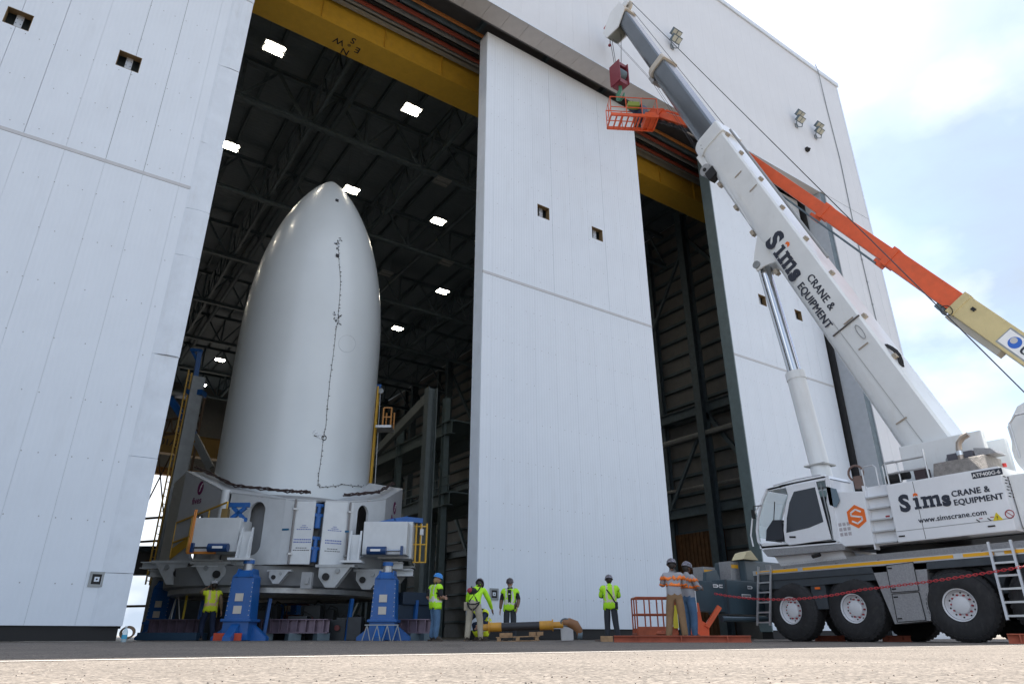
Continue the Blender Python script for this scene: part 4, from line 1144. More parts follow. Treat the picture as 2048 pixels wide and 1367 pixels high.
# side skirt pieces between the wheels
sk = MB().prism([(XN + .03, 12.4, 1.5), (XN + .03, 8.9, 1.5), (XN + .03, 8.9, 1.36), (XN + .03, 12.4, 1.28)], (.03, 0, 0)).build('side_skirt', frame_dark, CR)
MB().box((XN + .06, 10.5, .75), (XN + .5, 10.9, 1.4)).build('suspension', frame_dark, CR)
# checker plate cabinet between second and third axle
cab_poly = [S(1742, 1132), S(1852, 1118), S(1862, 1240), S(1790, 1247)]
MB().prism(cab_poly, (.5, 0, 0)).build('tool_cabinet', checker, CR)
for q in ([S(1772, 1130, XN - .012), S(1826, 1123, XN - .012), S(1838, 1180, XN - .012), S(1783, 1184, XN - .012)], [S(1784, 1187, XN - .012), S(1838, 1183, XN - .012), S(1852, 1239, XN - .012), S(1795, 1243, XN - .012)]):
    dr_ = MB().prism(q, (.011, 0, 0)).build('cabinet_door', checker, CR)
    e = MB()
    for i in range(4): e.beam(q[i] - Vector((.004, 0, 0)), q[(i + 1) % 4] - Vector((.004, 0, 0)), .012, .012)
    e.build('door_seam', seal_black, dr_)
    for k in (0, 3): c = q[k].lerp(q[2 if k == 0 else 1], .12); MB().box((c.x - .012, c.y - .05, c.z - .015), (c.x - .002, c.y + .05, c.z + .015)).build('latch', seal_black, dr_)
MB().box((XN + .02, 4.9, 1.10), (XN + .3, 5.4, 1.48)).build('side_box', frame_dark, CR, bevel=.02)
MB().box((XN + .01, 5.0, 1.2), (XN + .018, 5.25, 1.38)).build('data_plate', galv, CR)
MB().box((XN + .0, 5.1, 1.06), (XN + .03, 5.22, 1.10)).build('side_marker', orange_ink, CR)
MB().box((XN + .0, 10.62, 1.22), (XN + .03, 10.75, 1.27)).build('side_marker', orange_ink, CR)
# ---- wheels
R_T = .745
tp_ = [(.30, .02), (.36, -.015), (.48, -.02), (.60, -.01), (.685, .03), (.73, .06), (R_T, .12), (R_T, .33), (.73, .40), (.66, .44), (.45, .46), (.30, .44)]
wheel = bpy.data.objects.new('wheel', None); COL.objects.link(wheel)
ty = MB().lathe(tp_, (0, 0, 0), 56, axis='X')
for k in range(44):
    a = 2 * pi * k / 44
    for s, xo in ((0, .15), (.5, .30)):
        aa = a + s * 2 * pi / 44; er = Vector((0, cos(aa), sin(aa))); et = Vector((0, -sin(aa), cos(aa)))
        ty.obox(er * (R_T - .002) + Vector((xo, 0, 0)), Vector((.085, 0, 0)) + et * .02, et * .03, er * .008)
        if s == 0: ty.obox(er * (R_T - .055) + Vector((.045, 0, 0)), Vector((.025, 0, 0)) + er * .03, et * .03, er * .012 - Vector((.01, 0, 0)))
t_ob = ty.build('tyre', tyre_m, wheel, smooth=True, local=True)
rm = MB().lathe([(.335, -.02), (.335, .0), (.31, .0), (.30, .05), (.285, .10), (.26, .13), (.20, .135), (.19, .12), (.175, .06), (.155, .045), (.0, .045)], (0, 0, 0), 40, axis='X')
rim = rm.build('rim', rim_white, wheel, smooth=True, local=True)
lg_ = MB()
for k in range(10):
    a = 2 * pi * k / 10; c = Vector((.115, .205 * cos(a), .205 * sin(a)))
    lg_.tube(c + Vector((.02, 0, 0)), c - Vector((.03, 0, 0)), .02, n=6)
tag(lg_.build('lug_nuts', lug_red, wheel, local=True), kind='stuff')
hl = MB()
for k in range(10):
    a = 2 * pi * (k + .5) / 10; c = Vector((.128, .25 * cos(a), .25 * sin(a))); hl.tube(c, c - Vector((.004, 0, 0)), .02, n=8)
tag(hl.build('hand_holes', seal_black, wheel, local=True), kind='stuff')
AX = (11.55, 9.82, 7.42, 5.72, 1.6, -.2)
wheel.parent = CR
firstw = True
for i, y in enumerate(AX):
    for side in (0, 1):
        wo = wheel if firstw else clone_tree(wheel)
        firstw = False
        wo.parent = CR; wo.matrix_parent_inverse = wm(CR).inverted()
        wo.location = (XN + .02 if side == 0 else XF - .02, y, R_T)
        wo.rotation_euler = (random.random() * 6, 0, (0 if side == 0 else pi) + radians((-5, -4, 3, 4, 0, 0)[i]))
    MB().tube((XN + .4, y, R_T), (XF - .4, y, R_T), .16, n=12).build('axle', frame_dark, CR)
    fe = MB()
    for sx in (XN + .06, XF - .5):
        fe.lathe([(.86, sx), (.86, sx + .44)], (0, y, R_T), 20, axis='X', a0=radians(20), a1=radians(160))
    fe.build('mudguard', frame_dark, CR, fix=False)
# ---- front end: outrigger box run out to the left of the picture, bumper, checker boxes
of = thing('temp', 'x', 'x') if False else None
MB().box((14.78, 13.25, .74), (16.35, 13.75, 1.52)).build('outrigger_beam', slate, CR, bevel=.015)
MB().box((16.2, 13.15, .68), (19.9, 13.85, 1.58)).build('outrigger_box', slate, CR, bevel=.02)
MB().box((16.18, 13.13, .68), (16.26, 13.14, 1.58)).build('box_collar', frame_dark, CR)
ep = MB().box((14.70, 13.08, .70), (14.77, 13.96, 1.58)).build('outrigger_end_plate', white_ink, CR)
cvr = M('chevron_red', (.55, .03, .03), .45)
for yy in (13.12, 13.56):
    for z in (.74, 1.16):
        q = MB().prism([(14.698, yy, z), (14.698, yy + .17, z + .2), (14.698, yy + .34, z), (14.698, yy + .34, z + .18), (14.698, yy + .17, z + .38), (14.698, yy, z + .18)], (-.004, 0, 0)); q.build('chevron', cvr, ep)
ch2 = MB().prism([(14.705, 13.078, .72), (14.84, 13.078, .9), (14.84, 13.078, 1.1), (14.705, 13.078, .92)], (0, -.003, 0)).prism([(14.705, 13.078, 1.15), (14.84, 13.078, 1.33), (14.84, 13.078, 1.53), (14.705, 13.078, 1.35)], (0, -.003, 0))
ch2.build('chevron', cvr, ep)
MB().box((14.71, 13.06, .72), (14.86, 13.075, 1.56)).build('end_return', white_ink, ep)
MB().tube((15.1, 13.5, .08), (15.1, 13.5, .75), .11, n=14).build('outrigger_jack', chrome, CR, smooth=True)
MB().box((14.7, 13.1, .055), (15.5, 13.9, .08)).build('outrigger_pad', steel_dark, CR)
for x, s_, w_ in ((15.80, 'MAX', .34), (16.05, 'MIN', .3), (17.15, 'MIN', .3)):
    z = 1.36
    q = MB().prism([(x, 13.14, z), (x + .17, 13.14, z), (x + .23, 13.14, z + .045), (x + .17, 13.14, z + .09), (x, 13.14, z + .09)], (0, -.006, 0)) if x > 16.3 else MB().prism([(x, 13.24, z), (x + .17, 13.24, z), (x + .23, 13.24, z + .045), (x + .17, 13.24, z + .09), (x, 13.24, z + .09)], (0, -.006, 0))
    ar = q.build('arrow_label', white_ink, CR)
    for k in range(3): MB().box((x + .02 + .045 * k, (13.131 if x > 16.3 else 13.231), z + .025), (x + .05 + .045 * k, (13.1335 if x > 16.3 else 13.2335), z + .065)).build('faded_print', navy_ink, ar)
lbp = MB().box((16.85, 13.135, 1.13), (17.25, 13.142, 1.22)).build('number_label', white_ink, CR)
for k in range(7): MB().box((16.88 + .05 * k, 13.131, 1.155), (16.91 + .05 * k, 13.1345, 1.195)).build('faded_print', navy_ink, lbp)
# lifting lug and boxes above the outrigger
MB().prism([(15.95, 13.6, 1.53), (16.0, 13.6, 1.8), (16.45, 13.6, 1.88), (16.6, 13.6, 1.53)], (0, .12, 0)).build('lifting_lug', slate, CR, bevel=.01)
b1 = MB().box((16.25, 13.9, 1.55), (16.75, 14.3, 1.98)).build('step_box', checker, CR)
MB().box((16.27, 13.89, 1.80), (16.62, 13.898, 1.90)).build('reflector', stripe_yellow, b1)
b1 = MB().box((16.95, 13.5, 1.6), (17.35, 13.9, 2.14)).build('step_box', checker, CR)
MB().box((17.0, 13.492, 1.95), (17.3, 13.498, 2.05)).build('reflector', stripe_yellow, b1)
MB().box((17.36, 13.3, 1.58), (19.7, 14.4, 2.18)).build('front_carrier_body', slate, CR, bevel=.04)
MB().box((17.75, 12.6, .55), (19.5, 13.1, 1.45)).build('front_bumper', frame_dark, CR, bevel=.03)
MB().tube((15.6, 12.9, .55), (18.6, 12.9, .55), .07, n=10).build('drag_bar', slate, CR)
tarp = MB().prism([(17.2, 13.2, 2.19), (17.9, 13.2, 2.19), (17.75, 13.2, 2.32), (17.6, 13.2, 2.45), (17.5, 13.2, 2.42), (17.4, 13.2, 2.40)], (.1, .5, 0))
tag(tarp.build('folded_tarp', M('tarp_cream', (.66, .58, .36), .8)), 'folded cream tarp lying on the front of the crane', 'tarp')
# ---- ladders
def crane_ladder(p, q, w, n):
    l = MB()
    for s in (0, 1): l.beam(p + Vector((0, -w * s, 0)), q + Vector((0, -w * s, 0)), .045, .05)
    a = l.build('ladder_rails', alu, CR)
    for k in range(n):
        c = p.lerp(q, (k + .3) / n); MB().beam(c, c + Vector((0, -w, 0)), .03, .04).build('rung', alu, a)
crane_ladder(S(1515, 1250, XN - .05) + Vector((0, 0, 0)), S(1517, 1132, XN - .05), .40, 6)
crane_ladder(Vector((XN - .38, 6.42, .42)), Vector((XN - .03, 6.42 + .12, 1.95)), .42, 6)
# ---- slewing ring and superstructure
MB().tube((XC, 8.6, 1.70), (XC, 8.6, 2.1), 1.05, n=40).build('slewing_ring', seal_black, CR, smooth=True)
ZH0, ZH1 = 2.13, 3.47
MB().box((XN + .6, 6.0, ZH0 - .02), (XF - .6, 9.8, ZH0 + .25)).build('turntable', frame_dark, CR, bevel=.02)
mh = MB().box((XN, 5.97, ZH0), (17.75, 8.42, ZH1)).build('machinery_house', cab_white, CR, bevel=.025)
MB().box((18.75, 5.97, ZH0), (XF, 9.6, ZH1)).build('machinery_house', cab_white, CR, bevel=.025)
MB().box((XN - .002, 7.78, ZH0 + .02), (XN - .0005, 7.79, ZH1 - .02)).build('panel_gap', seal_black, mh)
MB().box((XN - .003, 5.99, ZH0 + .24), (XN - .0005, 8.4, ZH0 + .255)).build('panel_gap', fix_grey, mh)
lv = MB()
for k in range(7):
    for j in range(4): lv.box((16.8 + j * .2 + .05 * (k % 2), 5.964, 3.25 - k * .07), (16.92 + j * .2 + .05 * (k % 2), 5.969, 3.27 - k * .07))
tag(lv.build('louvre_slots', seal_black, mh), kind='stuff')
for yy in (8.3, 6.4): MB().box((XN - .012, yy - .07, ZH0 + .12), (XN - .002, yy + .07, ZH0 + .15)).build('handle', seal_black, mh)
# steps between the house and the cab
MB().box((XN + .14, 8.43, ZH0), (17.2, 8.98, ZH1 + .05)).build('step_recess', cab_white, CR)
for k in range(5): MB().box((XN + .0, 8.44, ZH0 + .02 + k * .27), (XN + .16, 8.97, ZH0 + .05 + k * .27)).build('step', alu, CR)
MB().box((XN + .0, 8.98, ZH0 - .1), (XN + .2, 9.01, ZH1 + .08)).build('step_cheek', cab_white, CR)
rt_ = MB().box((XN + .135, 8.55, ZH0 + .62), (XN + .139, 8.65, ZH0 + .66)).build('step_sticker', lug_red, CR)
# side body with the hexagon emblem
sb = MB().prism([(XN, 9.01, ZH0 + .02), (XN, 9.92, ZH0 + .05), (XN, 10.02, 3.3), (XN, 9.95, 3.55), (XN, 9.01, 3.42)], (.7, 0, 0)).build('side_body', cab_white, CR, bevel=.02)
hx = onX(1713, 1032, XN - .004); hc_ = Vector((XN - .004, hx.y, hx.z))
def hexa(r, x, m, nm): return MB().prism([(x, hc_.y - r * sin(k * pi / 3) * .93, hc_.z + r * cos(k * pi / 3)) for k in range(6)], (-.002, 0, 0)).build(nm, m, sb)
hexa(.305, XN - .001, white_ink, 'emblem_border'); hexa(.285, XN - .004, orange_ink, 'hexagon_emblem')
sg = [(.13, .10), (.0, .17), (-.13, .10), (-.13, .03), (.13, -.03), (.13, -.10), (.0, -.17), (-.13, -.10)]
pth = MB()
pp_ = [Vector((XN - .008, hc_.y - a_, hc_.z + b_)) for a_, b_ in sg]
for p, q in zip(pp_[:-1], pp_[1:]): pth.beam(p, q, .004, .042, up=(1, 0, 0)) if False else pth.obox((p + q) / 2, (q - p) / 2 * 1.08, Vector((.002, 0, 0)), Vector((1, 0, 0)).cross((q - p).normalized()) * .02)
pth.build('emblem_letter', white_ink, sb)
for k in range(3):
    for j in range(3): MB().box((XN - .004, 9.72 - j * .11, 2.42 + k * .12), (XN - .001, 9.80 - j * .11, 2.50 + k * .12)).build('notice', M('notice_print', (.45, .42, .44), .6, var=.4, vscale=60), sb)
# lettering on the machinery house (reads towards -Y)
XD, YU = Vector((0, -1, 0)), Vector((0, 0, 1))
def sims(org, h, xd, yd, parent):
    """heavy slab lettering S i m s with the orange dot"""
    n = xd.cross(yd); q = MB()
    def bar(x0, x1, y0, y1): c = org + xd * ((x0 + x1) / 2 * h) + yd * ((y0 + y1) / 2 * h) + n * .004; q.obox(c, xd * ((x1 - x0) / 2 * h), n * .003, yd * ((y1 - y0) / 2 * h))
    st_ = .19
    bar(.80, .80 + .38, 0, .13); bar(.89, .89 + st_, .13, .62); bar(.80, .89, .52, .65); bar(.89, .89 + st_, .62, .65)
    x0 = 1.24
    bar(x0, x0 + .36, 0, .13); bar(x0 + .09, x0 + .09 + st_, .13, .65); bar(x0, x0 + .09, .52, .65)
    for k in (1, 2): xx = x0 + .09 + k * .36; bar(xx, xx + st_, .13, .56); bar(xx - .04, xx + .25, 0, .13)
    for k in (0, 1): xx = x0 + .09 + st_ + k * .36; bar(xx, xx + .17, .46, .62); bar(xx + .12, xx + .17 + st_ - .03, .56, .64)
    q.build('brand_letters', navy_ink, parent)
    text('brand_letter', 'S', 1.28 * h, org + xd * (-.02 * h), xd, yd, navy_ink, parent, off=.062 * h, lift=.004)
    text('brand_letter', 's', 1.10 * h, org + xd * (2.36 * h), xd, yd, navy_ink, parent, off=.062 * h, lift=.004)
    c = org + xd * (.985 * h) + yd * (.80 * h) + n * .004
    MB().prism([c - xd * .13 * h - yd * .08 * h, c - xd * .0 * h - yd * .02 * h, c + xd * .13 * h - yd * .08 * h, c + xd * .13 * h + yd * .06 * h, c + yd * .13 * h, c - xd * .13 * h + yd * .06 * h], n * .003).build('brand_dot', orange_ink, parent)
p = onX(1803, 1022, XN - .003)
sims(Vector((XN - .003, p.y, p.z)), .40, XD, YU, mh)
p = onX(1904, 993, XN - .003); text('brand_text', 'CRANE &', .18, (XN - .003, p.y, p.z), XD, YU, navy_ink, mh, off=.006, spacing=1.05)
p = onX(1909, 1010, XN - .003); text('brand_text', 'EQUIPMENT', .175, (XN - .003, p.y, p.z), XD, YU, navy_ink, mh, off=.006, spacing=1.05)
p = onX(1838, 1045, XN - .003); text('web_address', 'www.simscrane.com', .165, (XN - .003, p.y, p.z), XD, YU, navy_ink, mh, off=.003, spacing=1.04)
p = onX(1945, 956, XN - .003)
pl_ = MB().box((XN - .004, p.y - .60, p.z - .015), (XN - .001, p.y, p.z + .125)).build('model_plate', navy_ink, mh)
text('model_text', 'ATF400G-6', .115, (XN - .005, p.y - .01, p.z + .012), XD, YU, white_ink, mh, off=.003)
p = onX(1995, 1034, XN - .004); c = Vector((XN - .004, p.y, p.z))
wt = MB().prism([c + Vector((0, .10, -.06)), c + Vector((0, -.10, -.06)), c + Vector((0, 0, .11))], (-.002, 0, 0)).build('warning_triangle', M('warn_yellow', (.75, .6, .02), .5), mh)
text('warning_mark', '!', .12, c + Vector((-.004, .015, -.045)), XD, YU, black_ink, mh)
c = c + Vector((0, -.24, .04))
ps = MB().path([c + Vector((0, .08 * cos(k * pi / 10), .08 * sin(k * pi / 10))) for k in range(20)], .010, 5, closed=True); ps.beam(c + Vector((0, .055, .055)), c + Vector((0, -.055, -.055)), .012, .012)
ps.build('prohibition_sign', lug_red, mh)
for k in range(2):
    q = c + Vector((0, .62 - .22 * k, -.06)); MB().obox(q, (.002, 0, 0), (0, .03, .03), (0, -.008, .008)).build('notice_arrow', black_ink, mh); MB().obox(q + Vector((0, -.06, .04)), (.002, 0, 0), (0, .035, 0), (0, 0, .008)).build('notice_red', lug_red, mh)
# roof of the house: rail, seats of dirty checker plate, exhaust
rl = MB()
for p, q in (((XN + .05, 8.35, ZH1), (XN + .05, 8.35, 3.98)), ((XN + .05, 8.35, 3.98), (XN + .05, 7.42, 3.98)), ((XN + .05, 8.35, 3.72), (XN + .05, 7.42, 3.72)), ((XN + .05, 7.42, ZH1), (XN + .05, 7.42, 4.15))): rl.tube(p, q, .022, n=6)
rl.build('roof_rail', alu, CR)
MB().prism([(XN + .1, 7.35, ZH1), (XN + .1, 6.2, ZH1), (XN + .25, 6.25, 3.82), (XN + .25, 7.35, 3.82)], (.8, 0, 0)).build('engine_cover', checker_dirty, CR, bevel=.02)
MB().box((XN + .3, 6.5, 3.825), (XN + .9, 7.05, 3.98)).build('muffler_box', M('muffler_dark', (.08, .08, .1), .5), CR, bevel=.03)
MB().prism([(XN + .35, 6.48, 3.83), (XN + .35, 6.05, 3.83), (XN + .35, 6.15, 3.95), (XN + .35, 6.48, 4.02)], (.5, 0, 0)).build('grille_cover', checker, CR)
ex_ = MB().path([(XN + .3, 6.75, 3.8), (XN + .3, 6.75, 4.05), (XN + .3, 6.72, 4.18), (XN + .3, 6.62, 4.28), (XN + .3, 6.48, 4.33)], .065, 12).build('exhaust_pipe', M('exhaust_steel', (.42, .36, .31), .35, metal=.7), CR, smooth=True)
MB().tube((XN + .3, 6.75, 3.9), (XN + .3, 6.75, 4.0), .075, n=12).build('clamp', chrome, ex_)
MB().tube((17.2, 6.02, 3.52), (17.2, 6.02, 3.6), .04, n=10).build('beacon', M('beacon_red', (.7, .05, .04), .3), CR)
bl = MB()
for c in ((XN + .2, 8.3, 3.62), (XN + .35, 8.15, 3.7)): bl.tube((c[0], c[1] - .16, c[2]), (c[0], c[1] + .16, c[2]), .11, n=14)
bl.build('hose_drum', seal_black, CR, smooth=True)
MB().box((XN + .3, 7.6, ZH1), (XN + .6, 7.85, 3.78)).build('filter_unit', M('dark_maroon', (.05, .03, .035), .5), CR, bevel=.02)
gr_ = MB()
for yy in (5.6, 4.7): gr_.path([(16.9, yy, 3.6), (16.9, yy, 4.35), (16.9, yy - .15, 4.5), (16.9, yy - .9, 4.5)], .025, 6)
gr_.build('rear_guard_rail', alu, CR)
# ---- winch and counterweight behind the house
MB().box((17.0, 3.9, 2.2), (19.4, 5.95, 3.3)).build('rear_frame', crane_white, CR, bevel=.03)
oc = [(5.55, 3.35), (5.75, 3.75), (5.75, 4.35), (5.45, 4.75), (4.9, 4.95), (4.2, 4.95), (3.9, 4.6), (3.9, 3.35)]
MB().prism([(17.15, y, z) for y, z in oc], (2.1, 0, 0)).build('winch_housing', crane_white, CR, bevel=.03)
MB().tube((17.12, 5.0, 3.75), (19.3, 5.0, 3.75), .78, n=28).build('winch_drum', crane_white, CR, smooth=True)
MB().box((16.9, 2.2, 2.0), (19.5, 3.8, 4.2)).build('counterweight', crane_white, CR, bevel=.06)
# ---- operator cab
Xc0, Xc1 = XN - .05, 17.72
cabT = MB()
k_ = lambda u, v: S(u, v, Xc0)
prof_out = [k_(1520, 1093), k_(1513, 1062), k_(1514, 1040), k_(1522, 1005), k_(1531, 982), k_(1540, 976), k_(1590, 965), k_(1640, 957), k_(1652, 960), k_(1660, 1000), k_(1676, 1078), k_(1676, 1090)]
wX = Vector((Xc1 - Xc0, 0, 0))
def strip(us, th, m, nm, wid=.05, x=None):
    q = MB()
    for p, r in zip(us[:-1], us[1:]): q.beam(p + Vector((wid / 2, 0, 0)), r + Vector((wid / 2, 0, 0)), wid, th, up=(1, 0, 0)) if False else q.obox((p + r) / 2 + Vector((wid / 2, 0, 0)), (r - p) / 2 * 1.04, Vector((wid / 2, 0, 0)), Vector((1, 0, 0)).cross((r - p).normalized()) * th / 2)
    return q.build(nm, m, CR, bevel=.008)
for xo in (0, Xc1 - Xc0 - .05):
    V_ = Vector((xo, 0, 0))
    strip([p + V_ for p in (k_(1526, 1096), k_(1516, 1082), k_(1513, 1060), k_(1515, 1035), k_(1524, 1000), k_(1533, 979))], .06, cab_white, 'front_pillar')
    strip([p + V_ for p in (k_(1560, 973), k_(1655, 954))], .11, cab_white, 'roof_side')
    strip([p + V_ for p in (k_(1533, 979), k_(1562, 973))], .08, cab_white, 'roof_side')
    strip([p + V_ for p in (k_(1522, 1094), k_(1668, 1082))], .07, cab_white, 'sill')
MB().prism([k_(1533, 976), k_(1590, 960), k_(1648, 949), k_(1655, 955), k_(1590, 968), k_(1535, 982)], wX).build('cab_roof', cab_white, CR, bevel=.02)
MB().prism([k_(1518, 1086), k_(1672, 1080), k_(1674, 1088), k_(1526, 1098)], wX).build('cab_floor', cab_white, CR)
MB().prism([k_(1650, 958), k_(1658, 958), k_(1678, 1082), k_(1668, 1084)], wX).build('cab_rear_wall', cab_white, CR)
MB().add([p + v_ for v_ in (Vector((.05, 0, 0)), wX - Vector((.05, 0, 0))) for p in (k_(1517, 1075), k_(1514, 1050), k_(1524, 1003), k_(1533, 982))], [(0, 1, 5, 4), (1, 2, 6, 5), (2, 3, 7, 6)]).build('windscreen', glass_teal, CR, fix=False)
MB().prism([p + wX - Vector((.03, 0, 0)) for p in (k_(1520, 1080), k_(1526, 1005), k_(1536, 985), k_(1645, 962), k_(1662, 1076))], (.01, 0, 0)).build('far_side_glass', glass_teal, CR)
# sliding door with the tinted pane
dpoly = [k_(1572, 972), k_(1632, 961), k_(1664, 1078), k_(1580, 1090), k_(1572, 1082), k_(1569, 1060), k_(1571, 1020), k_(1578, 990)]
cd_ = MB().prism([p - Vector((.045, 0, 0)) for p in dpoly], (.04, 0, 0)).build('cab_door', cab_white, CR, bevel=.012)
gp = [k_(1590, 983), k_(1632, 974), k_(1649, 1043), k_(1620, 1055), k_(1575, 1065), k_(1576, 1035), k_(1581, 1005)]
MB().prism([p - Vector((.052, 0, 0)) for p in gp], (.008, 0, 0)).build('door_pane', glass_dark, cd_)
hp = S(1585, 1073, Xc0 - .055); MB().obox(hp, (.008, 0, 0), (0, .09, .01), (0, 0, .022)).build('door_handle', seal_black, cd_)
strip([p - Vector((.02, 0, 0)) for p in (k_(1642, 970), k_(1667, 1078))], .025, steel_grey, 'door_rail', .03)
wpz = [k_(1652, 972), k_(1672, 977), k_(1679, 1000), k_(1672, 1014), k_(1659, 1009)]
MB().prism([p + Vector((.0, 0, 0)) for p in wpz], (.02, 0, 0)).build('rear_quarter_pane', M('pane_blue_grey', (.14, .2, .25), .08), CR)
hb = MB().path([k_(1514, 1092) + Vector((-.08, .06, 0)), k_(1511, 1070) + Vector((-.1, .08, 0)), k_(1514, 1035) + Vector((-.1, .08, 0)), k_(1522, 1010) + Vector((-.05, .03, 0))], .02, 8).build('grab_bar', cab_white, CR, smooth=True)
# inside: console, seat, wheel
cz0 = k_(1530, 1078); 
MB().prism([(Xc0 + .15, k_(1524, 1078).y, 2.55), (Xc0 + .15, k_(1560, 1075).y, 2.55), (Xc0 + .15, k_(1556, 1040).y, 3.05), (Xc0 + .15, k_(1538, 1038).y, 3.08), (Xc0 + .15, k_(1526, 1058).y, 2.85)], (.6, 0, 0)).build('console', M('cab_console_dark', (.03, .035, .045), .5), CR, bevel=.02)
MB().box((Xc0 + .2, k_(1560, 1040).y - .1, 2.95), (Xc0 + .5, k_(1545, 1040).y - .1, 3.0)).build('screen_panel', M('console_screen', (.30, .32, .30), .3), CR)
st2 = MB().box((Xc0 + .25, k_(1640, 1060).y, 2.55), (Xc0 + .8, k_(1598, 1060).y, 2.75)).box((Xc0 + .25, k_(1640, 1060).y - .12, 2.7), (Xc0 + .8, k_(1640, 1060).y + .05, 3.5))
st2.build('operator_seat', cl_char, CR, bevel=.04)
strip([k_(1530, 1000) + Vector((.45, .02, 0)), k_(1527, 1060) + Vector((.45, .02, 0))], .02, seal_black, 'wiper', .02)
sf = MB().prism([k_(1524, 1099), k_(1682, 1086), k_(1690, 1092), k_(1690, 1098), k_(1535, 1112)], (.9, 0, 0)).build('catwalk', checker, CR)
MB().prism([k_(1536, 1112) + Vector((.3, 0, 0)), k_(1672, 1099) + Vector((.3, 0, 0)), k_(1680, 1115) + Vector((.3, 0, 0)), k_(1548, 1130) + Vector((.3, 0, 0))], (.5, 0, 0)).build('deck_tray', cab_white, CR)
MB().tube(S(1625, 1112, XN - .02), S(1640, 1108, XN - .02), .05, n=8).build('deck_nozzle', seal_black, CR)
# ---- boom
BB, BT = Vector((XC, 7.74, 4.38)), Vector((XC, 16.9, 28.07))
bd = (BT - BB).normalized(); bt_ = Vector((0, -bd.z, bd.y))      # towards the upper flange (faces away from the hangar)
bx = Vector((1, 0, 0)); LB = (BT - BB).length
def bpt(t, n=0.0, x=0.0): return BB + bd * t + bt_ * n + bx * x
def section(t0, t1, w_, h_, m, nm, bev=True):
    pr = [(-w_ / 2, h_ / 2 - .06), (-w_ / 2 + .06, h_ / 2), (w_ / 2 - .06, h_ / 2), (w_ / 2, h_ / 2 - .06), (w_ / 2, -h_ * .12)]
    for k in range(1, 10): a = -pi * k / 10; pr.append((w_ / 2 * cos(a), -h_ * .12 + h_ * .38 * sin(a)))
    pr.append((-w_ / 2, -h_ * .12))
    return MB().prism([bpt(t0, n, x) for x, n in pr], bd * (t1 - t0)).build(nm, m, CR, smooth=True)
L1 = 14.15; L2 = 20.0
s1_ = section(-1.3, L1, 1.02, 1.26, crane_white, 'boom_section')
section(L1, L2, .74, .92, boom_steel, 'boom_section'); section(L2, LB - .1, .60, .74, boom_steel, 'boom_section')
MB().box((17.5, 6.4, 2.4), (17.68, 8.3, 4.5)).build('boom_foot_cheek', crane_white, CR, bevel=.03); MB().box((18.72, 6.4, 2.4), (18.9, 8.3, 4.5)).build('boom_foot_cheek', crane_white, CR, bevel=.03)
MB().tube((17.4, 7.1, 3.9), (19.0, 7.1, 3.9), .16, n=16).build('boom_pivot', steel_grey, CR)
def collar(t, ln, w_, h_, m, nm='boom_collar'):
    q = MB()
    pr = [(-w_ / 2, h_ / 2 - .05), (-w_ / 2 + .05, h_ / 2), (w_ / 2 - .05, h_ / 2), (w_ / 2, h_ / 2 - .05), (w_ / 2, -h_ * .12)]
    for k in range(1, 10): a = -pi * k / 10; pr.append((w_ / 2 * cos(a), -h_ * .12 + h_ * .40 * sin(a)))
    pr.append((-w_ / 2, -h_ * .12))
    return q.prism([bpt(t, n, x) for x, n in pr], bd * ln).build(nm, m, CR, smooth=True)
cream = M('collar_cream', (.55, .50, .42), .45, var=.08, dirt=.3)
collar(L1 - .55, .62, 1.14, 1.42, crane_white); collar(L2 - .2, .30, .90, 1.1, cream); collar(LB - .35, .35, .72, .9, cream)
q = MB()
for k in range(14): a = 2 * pi * k / 14; q.tube(bpt(L1 - .25, .15 + .22 * sin(a), -.55), bpt(L1 - .25, .15 + .22 * sin(a), -.558), .015, n=6) if k % 2 else q.tube(bpt(L1 - .35 + .2 * cos(a), -.1 + .22 * sin(a), -.55), bpt(L1 - .35 + .2 * cos(a), -.1 + .22 * sin(a), -.558), .02, n=6)
tag(q.build('collar_bolts', seal_black, CR), kind='stuff')
MB().obox(bpt(L1 - .8, -.62, -.1), bd * .5, bt_ * .12, bx * .3).build('collar_lug', crane_white, CR, bevel=.02)
cr_ = MB().tube(bpt(L1 - 1.15, -.72, -.42), bpt(L1 - 1.15, -.72, -.1), .24, n=24).build('cable_reel', galv, CR, smooth=True)
MB().tube(bpt(L1 - 1.15, -.72, -.46), bpt(L1 - 1.15, -.72, -.42), .07, n=12).build('reel_hub', seal_black, cr_)
MB().obox(bpt(L1 - 1.55, -.60, -.3), bd * .22, bt_ * .2, bx * .16).build('reel_motor', seal_black, CR, bevel=.02)
MB().obox(bpt(L2 - .25, -.52, 0), bd * .22, bt_ * .08, bx * .26).build('collar_lug', M('lug_grey', (.3, .3, .3), .5), CR)
# welded side details on the white section
for t, n in ((1.0, .1), (1.6, .08), (2.1, .08), (2.7, .08), (3.3, .08), (3.9, .08), (4.5, .07), (5.1, .07), (5.7, .07), (6.3, .07), (12.3, .12), (12.7, .12), (13.1, .12)):
    MB().tube(bpt(t, n, -.508), bpt(t, n, -.514), .07, n=16).build('boss', crane_white, CR)
for t, n, ln in ((3.2, .22, .5), (11.4, .2, .45), (10.4, .34, .5), (4.1, .30, .5), (.9, -.1, .4)):
    MB().beam(bpt(t, n - .16, -.535), bpt(t, n + .16, -.535), .02, .03, up=tuple(bd)).build('weld_lug', M('lug_rusty', (.34, .28, .22), .6), CR)
MB().path([bpt(3.6 + .25 * cos(k * pi / 6), .38 + .07 * sin(k * pi / 6), -.535) for k in range(12)], .012, 5, closed=True).build('access_ring', fix_grey, CR)
sl = MB()
MB().beam(bpt(4.4, -.08, -.535), bpt(-.9, .05, -.535), .01, .02).build('weld_line', M('weld_grey', (.45, .46, .46), .5), CR)
tS = (onX(1650, 628, XC - .5) - BB).dot(bd) - .75
